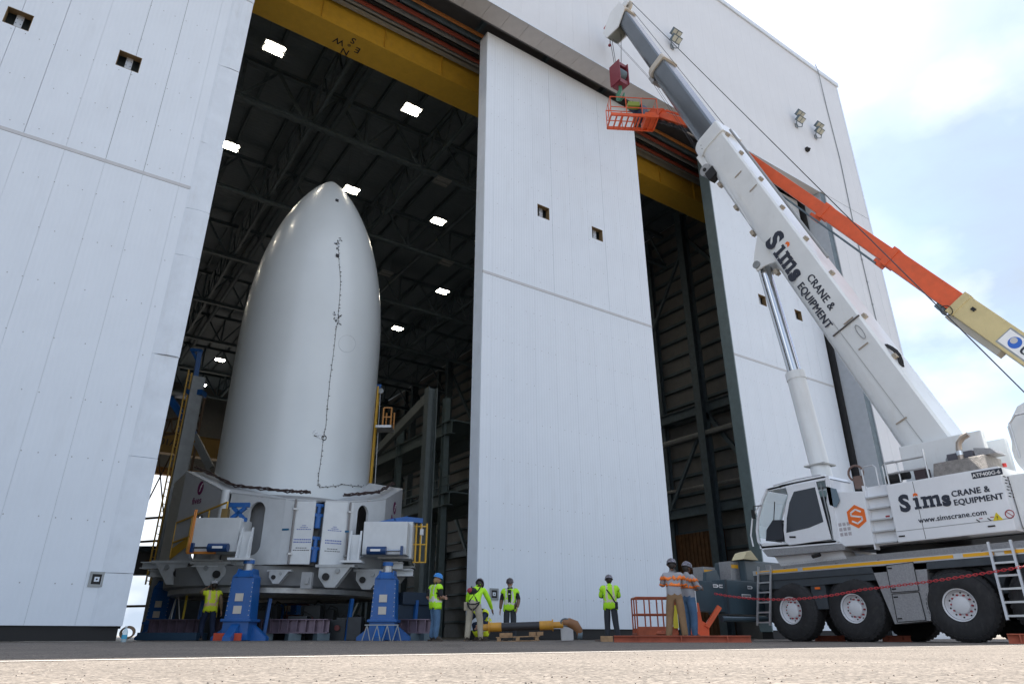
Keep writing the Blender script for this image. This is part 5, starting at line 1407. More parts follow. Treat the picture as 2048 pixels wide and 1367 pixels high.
MB().beam(bpt(tS, -.30, -.53), bpt(tS, .62, -.53), .05, .03, up=tuple(bd)).build('band_strap', M('strap_dark', (.09, .08, .075), .5), CR)
for t in (2.5, 4.0, 5.8, 7.4, 9.0, 10.6, 12.2, 13.4):
    MB().obox(bpt(t, .68, -.36), bd * .06, bt_ * .05, bx * .07).build('roller_bracket', M('bracket_rust', (.38, .33, .26), .55), CR)
MB().tube(bpt(6.4, .82, -.25), bpt(13.6, .82, -.25), .045, n=8).build('cable_guide_tube', M('tube_grey', (.30, .30, .29), .4, metal=.4), CR)
q = MB()
for k in range(3): q.path([bpt(2.2 + .8 * s_, .60 + .12 * sin(s_ * pi) + .02 * k, -.3 + .05 * k) for s_ in (0, .2, .4, .6, .8, 1)], .025, 6)
q.build('hose_loop', seal_black, CR, smooth=True)
for t, n in ((10.6, -.52), (12.0, -.54), (9.2, -.55), (7.3, -.62)):
    MB().obox(bpt(t, n - .08, -.24), bd * .10, bt_ * .06, bx * .08).build('bottom_bracket', M('bracket_rust', (.38, .33, .26)), CR)
MB().path([bpt(9.0, -.46, -.3), bpt(9.6, -.5, -.36), bpt(10.4, -.44, -.4), bpt(11.8, -.42, -.4)], .025, 6).build('side_hose', crane_white, CR)
# lift cylinder
c0_, c1_, c2_ = Vector((XC, 11.62, 11.45)), Vector((XC, 11.17, 7.55)), Vector((XC, 10.78, 3.1))
MB().tube(c1_, c2_, .27, n=24).build('lift_cylinder_barrel', crane_white, CR, smooth=True)
MB().tube(c1_, c1_ - (c1_ - c2_).normalized() * .25, .29, n=24).build('cylinder_gland', crane_white, CR, smooth=True)
MB().tube(c0_, c1_, .20, n=24).build('lift_cylinder_rod', chrome, CR, smooth=True)
MB().obox(c1_.lerp(c2_, .66), (.31, 0, 0), (0, .31, 0), (0, 0, .02)).build('cylinder_band', M('band_grey', (.4, .4, .38), .5), CR)
lug = MB()
t_c = (c0_ - BB).dot(bd)
for s in (-.36, .30):
    lug.prism([bpt(t_c + 1.1, -.35, s), bpt(t_c + .35, -1.0, s), Vector((XC + s, c0_.y + .1, c0_.z + .2)), Vector((XC + s, c0_.y + .05, c0_.z - .22)), Vector((XC + s, c0_.y - .25, c0_.z - .15)), bpt(t_c - .5, -.35, s)], bx * .06)
lug.build('cylinder_lug', crane_white, CR)
MB().tube(c0_ - bx * .42, c0_ + bx * .42, .13, n=16).build('cylinder_pin', steel_grey, CR)
MB().box((17.3, 10.2, 2.13), (19.1, 11.3, 3.0)).build('front_superstructure', crane_white, CR, bevel=.03)
MB().box((17.6, 8.4, 2.2), (18.8, 10.3, 2.9)).build('superstructure_core', crane_white, CR)
gg = MB(); ctr = Vector((17.45, 9.5, 4.05))
gg.path([ctr + Vector((0, .2 * cos(k * pi / 8), .2 * sin(k * pi / 8))) for k in range(16)], .03, 6, closed=True).obox(ctr + Vector((0, -.05, -.25)), (.08, 0, 0), (0, .1, 0), (0, 0, .16))
gg.build('hose_ring', M('rust_fitting', (.16, .10, .08), .6), CR)
# lettering on the boom: reads down the boom
bxd, byd = -bd, bt_
tt = (onX(1556, 462, XC - .5) - BB).dot(bd)
sims(bpt(tt, -.38, -.514), .68, bxd, byd, s1_)
text('brand_text', 'CRANE &', .33, bpt(tt - 2.12, .04, -.514), bxd, byd, navy_ink, s1_, off=.009, spacing=1.05)
text('brand_text', 'EQUIPMENT', .33, bpt(tt - 2.12, -.34, -.514), bxd, byd, navy_ink, s1_, off=.009, spacing=1.03)
# boom head, ropes
hd = MB()
for s in (-.38, .33): hd.prism([bpt(LB - .3, .42, s), bpt(LB + .5, .4, s), bpt(LB + .6, -.3, s), bpt(LB + .05, -1.15, s), bpt(LB - .5, -1.1, s), bpt(LB - .8, -.35, s)], bx * .05)
hd.build('boom_head', crane_white, CR)
for k in range(7):
    x = -.30 + k * .09
    MB().lathe([(.10, XC + x), (.44, XC + x), (.40, XC + x + .025), (.44, XC + x + .05), (.10, XC + x + .05)], tuple(bpt(LB - .25, -.72) - Vector((XC, 0, 0))), 24, axis='X').build('head_sheave', M('sheave_grey', (.36, .37, .33), .5), CR, smooth=True)
MB().lathe([(.10, XC - .05), (.30, XC - .05), (.30, XC + .05), (.10, XC + .05)], tuple(bpt(LB + .15, .45) - Vector((XC, 0, 0))), 20, axis='X').build('top_sheave', cream, CR)
MB().obox(bpt(LB + .2, .5, -.2), bd * .2, bt_ * .2, bx * .02).obox(bpt(LB - .2, -.9, -.34), bd * .25, bt_ * .06, bx * .02).build('head_guard', crane_white, CR)
MB().obox(bpt(LB + .25, -.75, -.33), bd * .12, bt_ * .25, bx * .01).build('head_chevron', lug_red, CR)
MB().tube(bpt(LB + .2, .72), Vector((XC, 5.3, 4.75)), .016, n=5).build('hoist_rope', rope_m, CR)
MB().tube(bpt(LB - .4, .5, .1), bpt(L1, .66, .1), .012, n=5).build('hoist_rope', rope_m, CR)
sv = bpt(LB - .25, -.72)
for dx_, dy_ in ((-.18, .28), (-.06, .26), (.10, -.28)):
    MB().tube((XC + dx_, sv.y + dy_, sv.z), (XC + dx_ * .8, sv.y + dy_ * .35, 25.25), .014, n=5).build('hoist_rope', rope_m, CR)
for k in range(2): MB().tube(bpt(LB - .5, -1.0, -.1 + .2 * k), bpt(L2 - .2, -.6, -.1 + .2 * k), .008, n=4).tube(bpt(L2 - .2, -.6, -.1 + .2 * k), bpt(L1 - .2, -.7, -.1 + .2 * k), .008, n=4).build('guide_wire', rope_m, CR)
MB().tube((XC - .18, sv.y + .3, sv.z), (XC - .18, sv.y + .3, 26.9), .008, n=4).sphere((XC - .18, sv.y + .3, 26.85), .08).build('limit_weight', hook_red, CR)
# hook block
hb_ = thing('hook_block', 'maroon hook block hanging on ropes from the crane tip', 'hook block', (XC, sv.y, 24.3))
hy = sv.y
for s in (-.30, .26): MB().box((XC + s, hy - .34, 24.1), (XC + s + .05, hy + .34, 25.35)).build('cheek_plate', hook_red, hb_, bevel=.02)
MB().box((XC - .25, hy - .25, 25.15), (XC + .255, hy + .25, 25.32)).box((XC - .25, hy - .28, 24.05), (XC + .255, hy + .28, 24.28)).build('spacer', hook_red, hb_)
MB().tube((XC - .22, hy, 24.75), (XC + .22, hy, 24.75), .32, n=20).build('sheave', steel_dark, hb_, smooth=True)
MB().path([(XC, hy, 24.1), (XC, hy, 23.85), (XC, hy + .2, 23.65), (XC, hy + .22, 23.45), (XC, hy + .05, 23.3), (XC, hy - .16, 23.35), (XC, hy - .22, 23.5)], [.09, .09, .095, .09, .085, .065, .035], 10).build('hook', M('hook_green', (.05, .2, .12), .4), hb_, smooth=True)
# ---- barrier chain
cn = MB()
A0, A1, A2 = Vector((15.55, 13.0, 1.18)), Vector((16.15, 9.2, 1.12)), Vector((15.9, 3.0, 1.75))
pts = []
N_ = 150
for i in range(N_):
    s = i / (N_ - 1); s = s * 1.3 if s * 1.3 < .5 else .5 + (s - .3846) / (1 - .3846) * .5
    p = A0.lerp(A1, s * 2) if s < .5 else A1.lerp(A2, s * 2 - 1)
    ss = (s * 2) % 1.0
    p = p - Z3 * (.18 * 4 * ss * (1 - ss)) if s < .5 else p - Z3 * (.10 * 4 * ss * (1 - ss)); pts.append(p)
for i in range(N_ - 1):
    p, q = pts[i], pts[i + 1]; d = (q - p).normalized(); c = (p + q) / 2
    sd_ = (d.cross(Z3).normalized() if i % 2 else d.cross(d.cross(Z3)).normalized())
    cn.path([c + d * .055 * cos(k * pi / 4) + sd_ * .024 * sin(k * pi / 4) for k in range(8)], .0075, 4, closed=True)
bch = cn.build('barrier_chain', red_plastic)
tag(bch, 'red plastic barrier chain strung along the side of the crane', 'chain')

# small fittings on cab and deck
mr_ = MB().path([k_(1526, 1010) + Vector((-.02, .04, 0)), k_(1524, 1012) + Vector((-.22, .12, 0)), k_(1524, 1030) + Vector((-.22, .12, 0))], .014, 6).build('mirror_arm', seal_black, CR)
MB().obox(k_(1524, 1028) + Vector((-.22, .12, 0)), (.06, 0, 0), (0, .02, 0), (0, 0, .12)).build('mirror', seal_black, CR, bevel=.01)
MB().path([k_(1545, 974) + Vector((.05, 0, .05)), k_(1590, 963) + Vector((.05, 0, .07)), k_(1640, 953) + Vector((.05, 0, .06))], .014, 6).build('roof_handrail', alu, CR)
MB().obox(k_(1578, 966) + Vector((.3, 0, .06)), (.05, 0, 0), (0, .08, 0), (0, 0, .03)).build('roof_wiper_motor', seal_black, CR)
for y0 in (8.98, 8.45): MB().path([(XN + .1, y0, 3.45), (XN + .1, y0, 3.95), (XN + .1, y0 - .08, 4.02), (XN + .1, y0 - .3, 4.02), (XN + .1, y0 - .36, 3.95), (XN + .1, y0 - .36, 3.5)], .018, 6).build('grab_handle', alu, CR)
for yy in (7.0, 9.3, 10.4, 11.9): MB().path([(XN + .3, yy, 1.72), (XN + .22, yy - .2, 1.80), (XN + .3, yy - .5, 1.74), (XN + .5, yy - .8, 1.73)], .02, 6).build('deck_hose', seal_black, CR)

# ================================================================ boom lift with the high basket
LT = thing('boom_lift', 'orange telescopic boom lift reaching up behind the crane boom', 'boom lift', (22.6, .6, 0))
lc_, la_ = Vector((21.5, 6.27, 7.4)), Vector((20.5, 12.7, 17.5))
ld = (la_ - lc_).normalized(); lup = (Z3 - ld * ld.z).normalized(); lsd = ld.cross(lup)
tA = (la_ - lc_).length
def lp(t, n=0, s=0): return lc_ + ld * t + lup * n + lsd * s
def lsec(t0, t1, w_, h_, m, nm): return MB().obox(lp((t0 + t1) / 2), ld * ((t1 - t0) / 2), lsd * (w_ / 2), lup * (h_ / 2)).build(nm, m, LT, bevel=.025)
tb = (onX(1905, 615, 21.2) - lc_).dot(ld); t2 = (onX(1770, 520, 21.0) - lc_).dot(ld); t3 = (onX(1640, 430, 20.8) - lc_).dot(ld)
base_s = lsec(-7.2, tb, .58, .70, lift_cream, 'base_boom')
lsec(tb, t2, .50, .60, lift_orange, 'middle_boom'); lsec(t2, t3, .42, .50, lift_orange, 'middle_boom'); lsec(t3, tA + 3.3, .34, .42, lift_orange, 'fly_boom')
for t, w_, h_ in ((tb - .12, .63, .75), (t2 - .12, .55, .66), (t3 - .1, .47, .56)):
    MB().obox(lp(t), ld * .12, lsd * (w_ / 2), lup * (h_ / 2)).build('wear_collar', lift_cream if t < tb else lift_orange, LT, bevel=.02)
for t in (tb + .25, t2 + .1, t3 + .1):
    MB().obox(lp(t, -.36, .0), ld * .16, lsd * .16, lup * .09).build('under_bracket', lift_orange if t > tb + 1 else steel_dark, LT, bevel=.02)
MB().obox(lp(tb - 1.0, -.42), ld * .9, lsd * .22, lup * .10).build('cable_tray', M('tray_grey', (.35, .33, .28), .5), LT)
MB().tube(lp(t2 + .1, -.42, -.2), lp(tA + 1.5, -.40, -.2), .035, n=6).build('feed_hose', steel_dark, LT)
MB().path([lp(tb - .05, -.35, -.35) + lsd * .0 + ld * (.18 * cos(k * pi / 6)) + lup * (.14 * sin(k * pi / 6)) for k in range(12)], .014, 5, closed=True).build('cable_loop', seal_black, LT)
sx = -lsd if lsd.x > 0 else lsd
face = .292
sgp = onX(2003, 680, 21.05); ts = (sgp - lc_).dot(ld)
sgn = MB().obox(lp(ts - 1.35) + sx * face, ld * 1.45, sx * .008, lup * .22).build('name_plate', white_ink, base_s, bevel=.005)
MB().obox(lp(ts - 1.35) + sx * (face - .003), ld * 1.48, sx * .006, lup * .265).build('plate_border', steel_grey, base_s)
o_ = lp(ts - .25) + sx * (face + .010)
MB().add([o_ + (ld * cos(k * pi / 12) + lup * sin(k * pi / 12)) * .17 for k in range(24)], [tuple(range(24))]).build('round_emblem', M('emblem_blue', (.02, .12, .5), .4), base_s, fix=False)
MB().add([o_ + sx * .003 + ld * .06 + lup * .03 + (ld * cos(k * pi / 12) + lup * sin(k * pi / 12)) * .09 for k in range(24)], [tuple(range(24))]).build('emblem_inner', M('emblem_grey', (.5, .5, .5), .4), base_s, fix=False)
text('plate_text', 'United', .36, o_ - ld * .22 - lup * .13, -ld, lup, navy_ink, base_s, off=.012, lift=.002)
eb = lp(tb - .55, .1) + sx * .30
MB().obox(eb, ld * .06, sx * .03, lup * .05).build('junction_box', seal_black, base_s)
# carrier, outside the picture on the right
MB().box((21.6, -1.2, .9), (23.4, 2.6, 1.9)).build('turntable', lift_cream, LT, bevel=.08)
MB().box((21.3, -1.5, .5), (23.7, 2.6, .9)).build('carrier', lift_orange, LT, bevel=.05)
for x in (21.2, 23.5):
    for y in (-1.0, 2.1): MB().lathe([(.2, 0), (.45, 0), (.52, .06), (.52, .3), (.45, .36), (.2, .36)], (x, y, .52), 24, axis='X').build('wheel', tyre_m, LT, smooth=True)
# jib and basket near the door head
bk = Vector((18.3, 17.0, 21.55)); jt = lp(tA + 3.3)
jd = (bk + Vector((.9, -.3, .9)) - jt)
MB().beam(jt, jt + jd * .8, .26, .3).build('jib', lift_orange, LT, bevel=.02)
MB().beam(jt + lup * .3, jt + jd * .78 + lup * .28, .08, .08).build('jib_link', lift_orange, LT)
ccn = MB()
for k in range(12): ccn.obox(jt + jd * (.05 + k * .066) - lup * .28 + Z3 * (.04 * (k % 2)), jd.normalized() * .09, lsd * .10, lup * .055)
ccn.build('cable_carrier', seal_black, LT)
kd = jd.normalized(); je = jt + jd * .8
MB().prism([je - lsd * .16 + lup * .3, je - lsd * .16 + kd * .55 + lup * .15, je - lsd * .16 + kd * .6 - lup * .25, je - lsd * .16 - lup * .28], lsd * .32).build('jib_knuckle', lift_orange, LT, bevel=.03)
MB().obox(bk + Vector((.55, -.1, .75)), (.2, 0, 0), (0, .22, 0), (0, 0, .35)).obox(bk + Vector((.3, .1, 1.15)), (.22, 0, 0), (0, .16, 0), (0, 0, .18)).build('rotator', M('rotator_navy', (.03, .045, .09), .4), LT, bevel=.03)
def basket(org, ax, ay, m, parent, nm='basket', hgt=1.08, solid=True):
    a = ax.normalized(); b = ay.normalized(); W_, D_ = ax.length, ay.length
    root = MB()
    for sy_ in (-1, 1): root.obox(org + b * sy_ * D_ + Z3 * .04, a * W_, b * .035, Z3 * .05)
    for k in range(9): root.obox(org + a * (-1 + k / 4) * W_ + Z3 * .03, a * .03, b * D_, Z3 * .03)
    fl = root.build(nm + '_floor', m, parent)
    rl_ = MB()
    for z in (.5, hgt):
        c = [org + a * sx_ * W_ + b * sy_ * D_ + Z3 * z for sx_, sy_ in ((-1, -1), (1, -1), (1, 1), (-1, 1))]
        rl_.path([c[0].lerp(c[1], .0), c[1], c[2], c[3]], .024, 6, closed=True)
    for i in range(7):
        for sy_ in (-1, 1):
            if i % 2 == 0: p = org + a * (-1 + i / 3) * W_ + b * sy_ * D_; rl_.tube(p, p + Z3 * hgt, .022, n=6)
    for sx_ in (-1, 1): p = org + a * sx_ * W_; rl_.tube(p, p + Z3 * hgt, .022, n=6)
    rl_.build(nm + '_rails', m, parent)
    for sy_ in (-1, 1): MB().obox(org + b * sy_ * D_ + Z3 * .13, a * W_, b * .008, Z3 * .035).build('toe_board', m, parent)
    return fl
hb2 = thing('work_basket', 'orange work basket of the boom lift high up by the door track', 'basket', tuple(bk))
ax_, ay_ = Vector((.95, -.55, 0)) * .98, Vector((.25, .43, 0)) * .9
basket(bk, ax_, ay_, lift_orange, hb2)
sp_ = MB()
for k in (-.55, .1, .5): sp_.obox(bk + ax_ * k - Z3 * .02, ax_.normalized() * .03, ay_ * 1.0, Z3 * .03)
sp_.build('floor_bearers', lift_orange, hb2)
MB().obox(bk + ax_ * .72 + ay_ * .0 + Z3 * .2, ax_ * .25, ay_ * .9, Z3 * .14).build('tool_tray', lift_orange, hb2, bevel=.04)
MB().obox(bk + Z3 * 1.05 + ax_ * .1, ax_ * .25, ay_ * .3, Z3 * .12).build('control_box', M('control_yellow_green', (.25, .33, .05), .5), hb2, bevel=.02)
tag(hb2, group='lift baskets')

# ---------------------------------------------------------------- second basket, on the ground
gb = thing('work_basket', 'rusty orange lift basket standing on the ground beside the outrigger', 'basket', tuple(atD(1308, 1271, 19.6))[:2] + (0,), group='lift baskets')
oc_ = cxy(1310, 19.8, 1260); rusty = M('basket_rusty_orange', (.34, .075, .03), .6, var=.25, vscale=6, dirt=.4, dirtcol=(.15, .07, .04))
wdv = Vector((RT.x, RT.y, 0)); fdv = Vector((cos(AZ), sin(AZ), 0))
basket(oc_ + Z3 * .16, wdv * .52, fdv * .38, rusty, gb, hgt=.92)
MB().obox(oc_ - fdv * .39 + Z3 * .26, wdv * .52, fdv * .012, Z3 * .1).build('kick_panel', rusty, gb)
MB().path([oc_ + wdv * .40 - fdv * .38 + Z3 * (.95), oc_ + wdv * .40 - fdv * .38 + Z3 * 1.3, oc_ + wdv * .46 - fdv * .38 + Z3 * 1.42, oc_ + wdv * .55 - fdv * .38 + Z3 * 1.42], .025, 6).build('grab_loop', rusty, gb)
MB().obox(oc_ + wdv * .48 - fdv * .42 + Z3 * .6, wdv * .06, fdv * .05, Z3 * .28).build('yellow_hose_pack', M('hose_yellow', (.6, .5, .03), .5), gb)
MB().lathe([(.30, .18), (.26, .26), (.0, .27)], oc_ + wdv * .12 - fdv * .2, 16).build('bucket', rusty, gb)
cw_ = MB()
o2 = cxy(1402, 19.4, 1255)
cw_.prism([o2 - wdv * .28 + Z3 * .1, o2 + wdv * .2 + Z3 * .1, o2 + wdv * .22 + Z3 * .4, o2 + wdv * .05 + Z3 * .5, o2 + wdv * .0 + Z3 * .95, o2 - wdv * .2 + Z3 * .95], fdv * .3)
cw_.beam(o2 + wdv * .15 + Z3 * .35, o2 + wdv * .55 + Z3 * .85, .12, .12).obox(o2 + Z3 * .06, wdv * .4, fdv * .3, Z3 * .06)
tag(cw_.build('lift_jib_head', lift_orange), 'bright orange lift jib head on the ground beside the crane outrigger', 'lift part')

# ---------------------------------------------------------------- orange steel mats and beams on the ground
def steel_beam(u0, u1, v, D0, D1, label, h_=.14):
    p, q = atD(u0, v, D0), atD(u1, v, D1); p.z = q.z = h_ / 2 + .002
    t = thing('steel_beam', label, 'beam', ((p.x + q.x) / 2, (p.y + q.y) / 2, 0), group='orange steel beams on the ground')
    MB().ibeam(p, q, .22, h_, .018).build('beam', beam_orange, t)
    d = (q - p).normalized(); s = d.cross(Z3)
    L_ = (q - p).length
    for k in range(max(2, int(L_ / .9))):
        c = p.lerp(q, (k + .5) / max(2, int(L_ / .9))); MB().obox(c, d * .012, s * .10, Z3 * (h_ / 2 - .02)).build('stiffener', beam_orange, t)
    return p, q
p, q = steel_beam(1228, 1502, 1280, 16.9, 16.4, 'long orange steel beam lying in front of the two men in striped shirts')
ed = MB().obox(p - (q - p).normalized() * .16, (q - p).normalized() * .14, (q - p).normalized().cross(Z3) * .1, Z3 * .06)
tag(ed.build('timber_block', wood, bevel=.01), 'timber block at the left end of the long orange beam', 'block')
steel_beam(1630, 1690, 1278, 20.0, 19.8, 'orange steel beam behind the front wheel of the crane')
steel_beam(1765, 1822, 1278, 18.2, 18.0, 'orange steel beam behind the second wheel of the crane')
steel_beam(2018, 2120, 1284, 13.6, 13.2, 'orange steel beam at the right edge of the picture', .17)
mat_ = MB().box((12.6, 12.2, .006), (15.9, 14.6, .05))
tag(mat_.build('ground_mat', M('mat_brown', (.16, .12, .10), .8, var=.2)), 'flat dark mat under the crane outrigger', 'mat')

# ---------------------------------------------------------------- tie rod on pallets
sp0, sp1 = atD(966, 1254, 20.0), atD(1112, 1249, 19.9)
ss = thing('lifting_strut', 'yellow and black lifting strut with a big shackle lying on wooden pallets', 'strut', ((sp0.x + sp1.x) / 2, (sp0.y + sp1.y) / 2, .2))
sdv = (sp1 - sp0).normalized(); SL = (sp1 - sp0).length
strut_y = M('strut_yellow', (.55, .27, .03), .45, var=.15, vscale=6, dirt=.45, dirtcol=(.2, .1, .04))
sq = lambda s: sp0.lerp(sp1, s)
MB().tube(sq(.255), sq(.775), .105, n=24).build('black_sleeve', M('sleeve_black', (.025, .025, .03), .5), ss, smooth=True)
for a, b in ((.08, .255), (.775, .95)): MB().tube(sq(a), sq(b), .118, n=24).build('yellow_sleeve', strut_y, ss, smooth=True)
for a in (.075, .945): MB().tube(sq(a), sq(a + .02), .15, n=24).build('flange', strut_y, ss, smooth=True)
for a, b in ((0, .075), (.965, 1.10)): MB().tube(sq(a), sq(b), .085, n=12).build('eye_end', strut_y, ss)
shm = M('shackle_rust', (.24, .11, .045), .55, var=.2)
e1 = sq(1.09)
MB().path([e1 + Z3 * .06, e1 + sdv * .18 + Z3 * .05, e1 + sdv * .34 - Z3 * .02, e1 + sdv * .44 - Z3 * .15, e1 + sdv * .46 - Z3 * .28], [.10, .12, .13, .10, .07], 12).build('shackle_body', shm, ss, smooth=True)
MB().path([e1 + sdv * .07 + sdv * .12 * cos(k * pi / 8) + Z3 * (.06 + .09 * sin(k * pi / 8)) - fdv * .06 for k in range(16)], .022, 8, closed=True).build('shackle_ring', steel_dark, ss, smooth=True)
MB().tube(e1 + sdv * .40 - Z3 * .27, e1 + sdv * .52 - Z3 * .29, .10, n=14).build('shackle_pin', steel_dark, ss)
def pallet(c, label, up=0):
    t = thing('pallet', label, 'pallet', (c.x, c.y, up), group='wooden pallets under the strut')
    for k in range(5): MB().obox(c + fdv * (-.4 + .2 * k) + Z3 * (up + .115), sdv * .58, fdv * .07, Z3 * .012).build('board', wood, t)
    for k in (-1, 0, 1): MB().obox(c + sdv * .5 * k + Z3 * (up + .06), sdv * .05, fdv * .46, Z3 * .042).build('bearer', wood, t)
    for k in (-.4, 0, .4): MB().obox(c + fdv * k + Z3 * (up + .012), sdv * .58, fdv * .05, Z3 * .01).build('board', wood, t)
pc_ = sq(.5); pc_ = Vector((pc_.x, pc_.y, 0))
pallet(pc_ - sdv * .05, 'wooden pallet lying under the middle of the yellow strut')
for k, s_ in enumerate((-.45, -.28, .35, .55)):
    tag(MB().obox(pc_ + sdv * s_ + Z3 * .175, sdv * .09, fdv * .12, Z3 * .045).build('wood_block', wood, bevel=.006), ('leftmost', 'second from left', 'third from left', 'rightmost')[k] + ' of the wood blocks wedged between pallet and strut', 'block', 'wood blocks on the pallet')
bgs = MB(); c = Vector((e1.x, e1.y, 0)) + fdv * .5 + sdv * .15; bgs.obox(c + Z3 * .2, sdv * .17, fdv * .1, Z3 * .19 + fdv * .04)
tag(bgs.build('white_bag', M('bag_white', (.6, .6, .6), .6), bevel=.04), 'white bag leaning on the door behind the shackle', 'bag')

# ================================================================ people
BASE = dict(pelvis=(0, 0, .94), spine=(0, .0, 1.12), chest=(0, 0, 1.32), neck=(0, 0, 1.475), head=(0, .02, 1.545),
            shL=(-.19, 0, 1.425), elL=(-.25, -.02, 1.13), wrL=(-.26, .06, .88), shR=(.19, 0, 1.425), elR=(.25, -.02, 1.13), wrR=(.26, .06, .88),
            hipL=(-.095, 0, .90), knL=(-.11, .02, .49), anL=(-.12, -.02, .09), toL=(-.135, .15, .04), hipR=(.095, 0, .90), knR=(.11, .02, .49), anR=(.12, -.02, .09), toR=(.135, .15, .04))
RAD = dict(pelvis=(.205, .16), spine=(.20, .155), chest=(.215, .16), neck=(.07, .07), head=(.062, .062), shL=(.092, .09), elL=(.066, .066), wrL=(.042, .042),
           hipL=(.125, .125), knL=(.092, .092), anL=(.078, .078), toL=(.055, .05))
EDG = [('pelvis', 'spine'), ('spine', 'chest'), ('chest', 'neck'), ('neck', 'head'), ('chest', 'shL'), ('shL', 'elL'), ('elL', 'wrL'), ('chest', 'shR'), ('shR', 'elR'), ('elR', 'wrR'),
       ('pelvis', 'hipL'), ('hipL', 'knL'), ('knL', 'anL'), ('anL', 'toL'), ('pelvis', 'hipR'), ('hipR', 'knR'), ('knR', 'anR'), ('anR', 'toR')]
SEG = dict(torso=[('pelvis', 'spine'), ('spine', 'chest'), ('chest', 'neck'), ('chest', 'shL'), ('chest', 'shR')], uarm=[('shL', 'elL'), ('shR', 'elR')], farm=[('elL', 'wrL'), ('elR', 'wrR')],
           legs=[('pelvis', 'hipL'), ('pelvis', 'hipR'), ('hipL', 'knL'), ('hipR', 'knR'), ('knL', 'anL'), ('knR', 'anR')], feet=[('anL', 'toL'), ('anR', 'toR')], neckh=[('neck', 'head')])
def segdist(p, a, b):
    ab = b - a; t = max(0, min(1, (p - a).dot(ab) / max(1e-9, ab.length_squared))); return (p - a - ab * t).length
def person(label, loc, face, pose, shirt, sleeve, trousers, boots, skin, hat, hatm2=None, sc=1.0, vest=None, stripe=refl, brim=0.0, look=(0, 0), hair=None, bands=None, beard=None, longsleeve=False):
    t = thing('person', label, 'person', loc, group='workers on the apron', rz=face)
    J = {k: Vector(v) for k, v in BASE.items()}
    for k, v in pose.items(): J[k] = Vector(v)
    keys = list(J)
    me = bpy.data.meshes.new('skel')
    me.from_pydata([tuple(J[k] * sc) for k in keys], [(keys.index(a), keys.index(b)) for a, b in EDG], [])
    ob = bpy.data.objects.new('skel', me); COL.objects.link(ob)
    md = ob.modifiers.new('skin', 'SKIN'); md.use_smooth_shade = True; md.branch_smoothing = .6
    for i, k in enumerate(keys):
        r = RAD.get(k) or RAD[k[:-1] + 'L']
        sv_ = me.skin_vertices[0].data[i]; sv_.radius = (r[0] * sc, r[1] * sc); sv_.use_root = (k == 'pelvis')
    ss_ = ob.modifiers.new('sub', 'SUBSURF'); ss_.levels = 2; ss_.render_levels = 2
    dg = bpy.context.evaluated_depsgraph_get(); dg.update()
    bm_e = bpy.data.meshes.new_from_object(ob.evaluated_get(dg))
    bpy.data.objects.remove(ob)
    W = {k: v * sc for k, v in J.items()}
    q = MB()
    cent = []
    for f in bm_e.polygons:
        c = Vector(f.center); best = min(((segdist(c, W[a], W[b]) - (.05 if nm == 'torso' else 0)), nm) for nm, es in SEG.items() for a, b in es)
        nme = best[1]; a0_ = (c / sc - J['pelvis']).dot((J['chest'] - J['pelvis']).normalized())
        if nme in ('torso', 'legs') and (W['knL'] - c).length > .22 * sc and (W['knR'] - c).length > .22 * sc: nme = 'torso' if a0_ > .02 else 'legs'
        cent.append(nme)
    mats = [shirt, sleeve, trousers, boots, skin]
    idx = {'torso': 0, 'uarm': 0, 'farm': 1, 'legs': 2, 'feet': 3, 'neckh': 4}
    q.add([v.co for v in bm_e.vertices], [tuple(f.vertices) for f in bm_e.polygons]); q.m = [idx[n] for n in cent]
    # shoes: a sole block round each foot
    for s in 'LR':
        a, b = W['an' + s], W['to' + s]; d = (b - a); d.z = 0; d = d.normalized() if d.length > .01 else Vector((0, 1, 0)); sd_ = d.cross(Z3)
        base = a.copy(); zf = min(a.z, b.z) - .05 * sc
        q.obox(Vector((base.x, base.y, zf + .028 * sc)) + d * .06 * sc, d * .145 * sc, sd_ * .05 * sc, Z3 * .03 * sc, 3)
    # hands
    for s, sg_ in (('L', -1), ('R', 1)):
        w_ = W['wr' + s]; d = (w_ - W['el' + s]).normalized(); sd_ = d.cross(Vector((0, 1, 0)) if abs(d.y) < .8 else Z3).normalized(); nn = sd_.cross(d)
        pal = w_ + d * .055 * sc
        q.obox(pal, d * .052 * sc, nn * .040 * sc, sd_ * .014 * sc, 4)
        for k, ln in enumerate((.070, .080, .075, .058)):
            o = pal + d * .048 * sc + nn * (.030 - .02 * k) * sc
            m1 = o + d * ln * .55 * sc; m2 = m1 + (d * .75 - sd_ * sg_ * .5 + nn * 0) * ln * .5 * sc
            q.path([o, m1, m2], [.0095 * sc, .009 * sc, .007 * sc], 6, 4)
        o = pal - d * .02 * sc + nn * .035 * sc; q.path([o, o + (d * .6 + nn * .7) * .04 * sc, o + (d * 1.2 + nn * .8) * .055 * sc], [.012 * sc, .011 * sc, .008 * sc], 6, 4)
    # head with face, turned by look
    hc2 = W['head'] + Vector((0, .0, .075)) * sc
    yaw, pit = look
    axis = (W['head'] - W['neck']).normalized()
    R_ = Vector((0, 0, 1)).rotation_difference(axis).to_matrix() @ Matrix.Rotation(yaw, 3, 'Z') @ Matrix.Rotation(pit, 3, 'X')
    hc2 = W['head'] + axis * .075 * sc
    hd_ = MB(); hd_.sphere((0, 0, 0), (.076, .095, .118), 20, 14)
    hv = []
    for v in hd_.v:
        x_, y_, z_ = v
        if z_ < -.02: x_ *= 1 - .28 * min(1, (-.02 - z_) / .1); y_ = y_ * (1 - .12 * min(1, (-.02 - z_) / .1)) + .012
        hv.append(hc2 + R_ @ Vector((x_, y_, z_)) * sc)
    q.add(hv, hd_.f, 4)
    X3, Y3, U3 = R_ @ Vector((1, 0, 0)), R_ @ Vector((0, 1, 0)), R_ @ Vector((0, 0, 1))
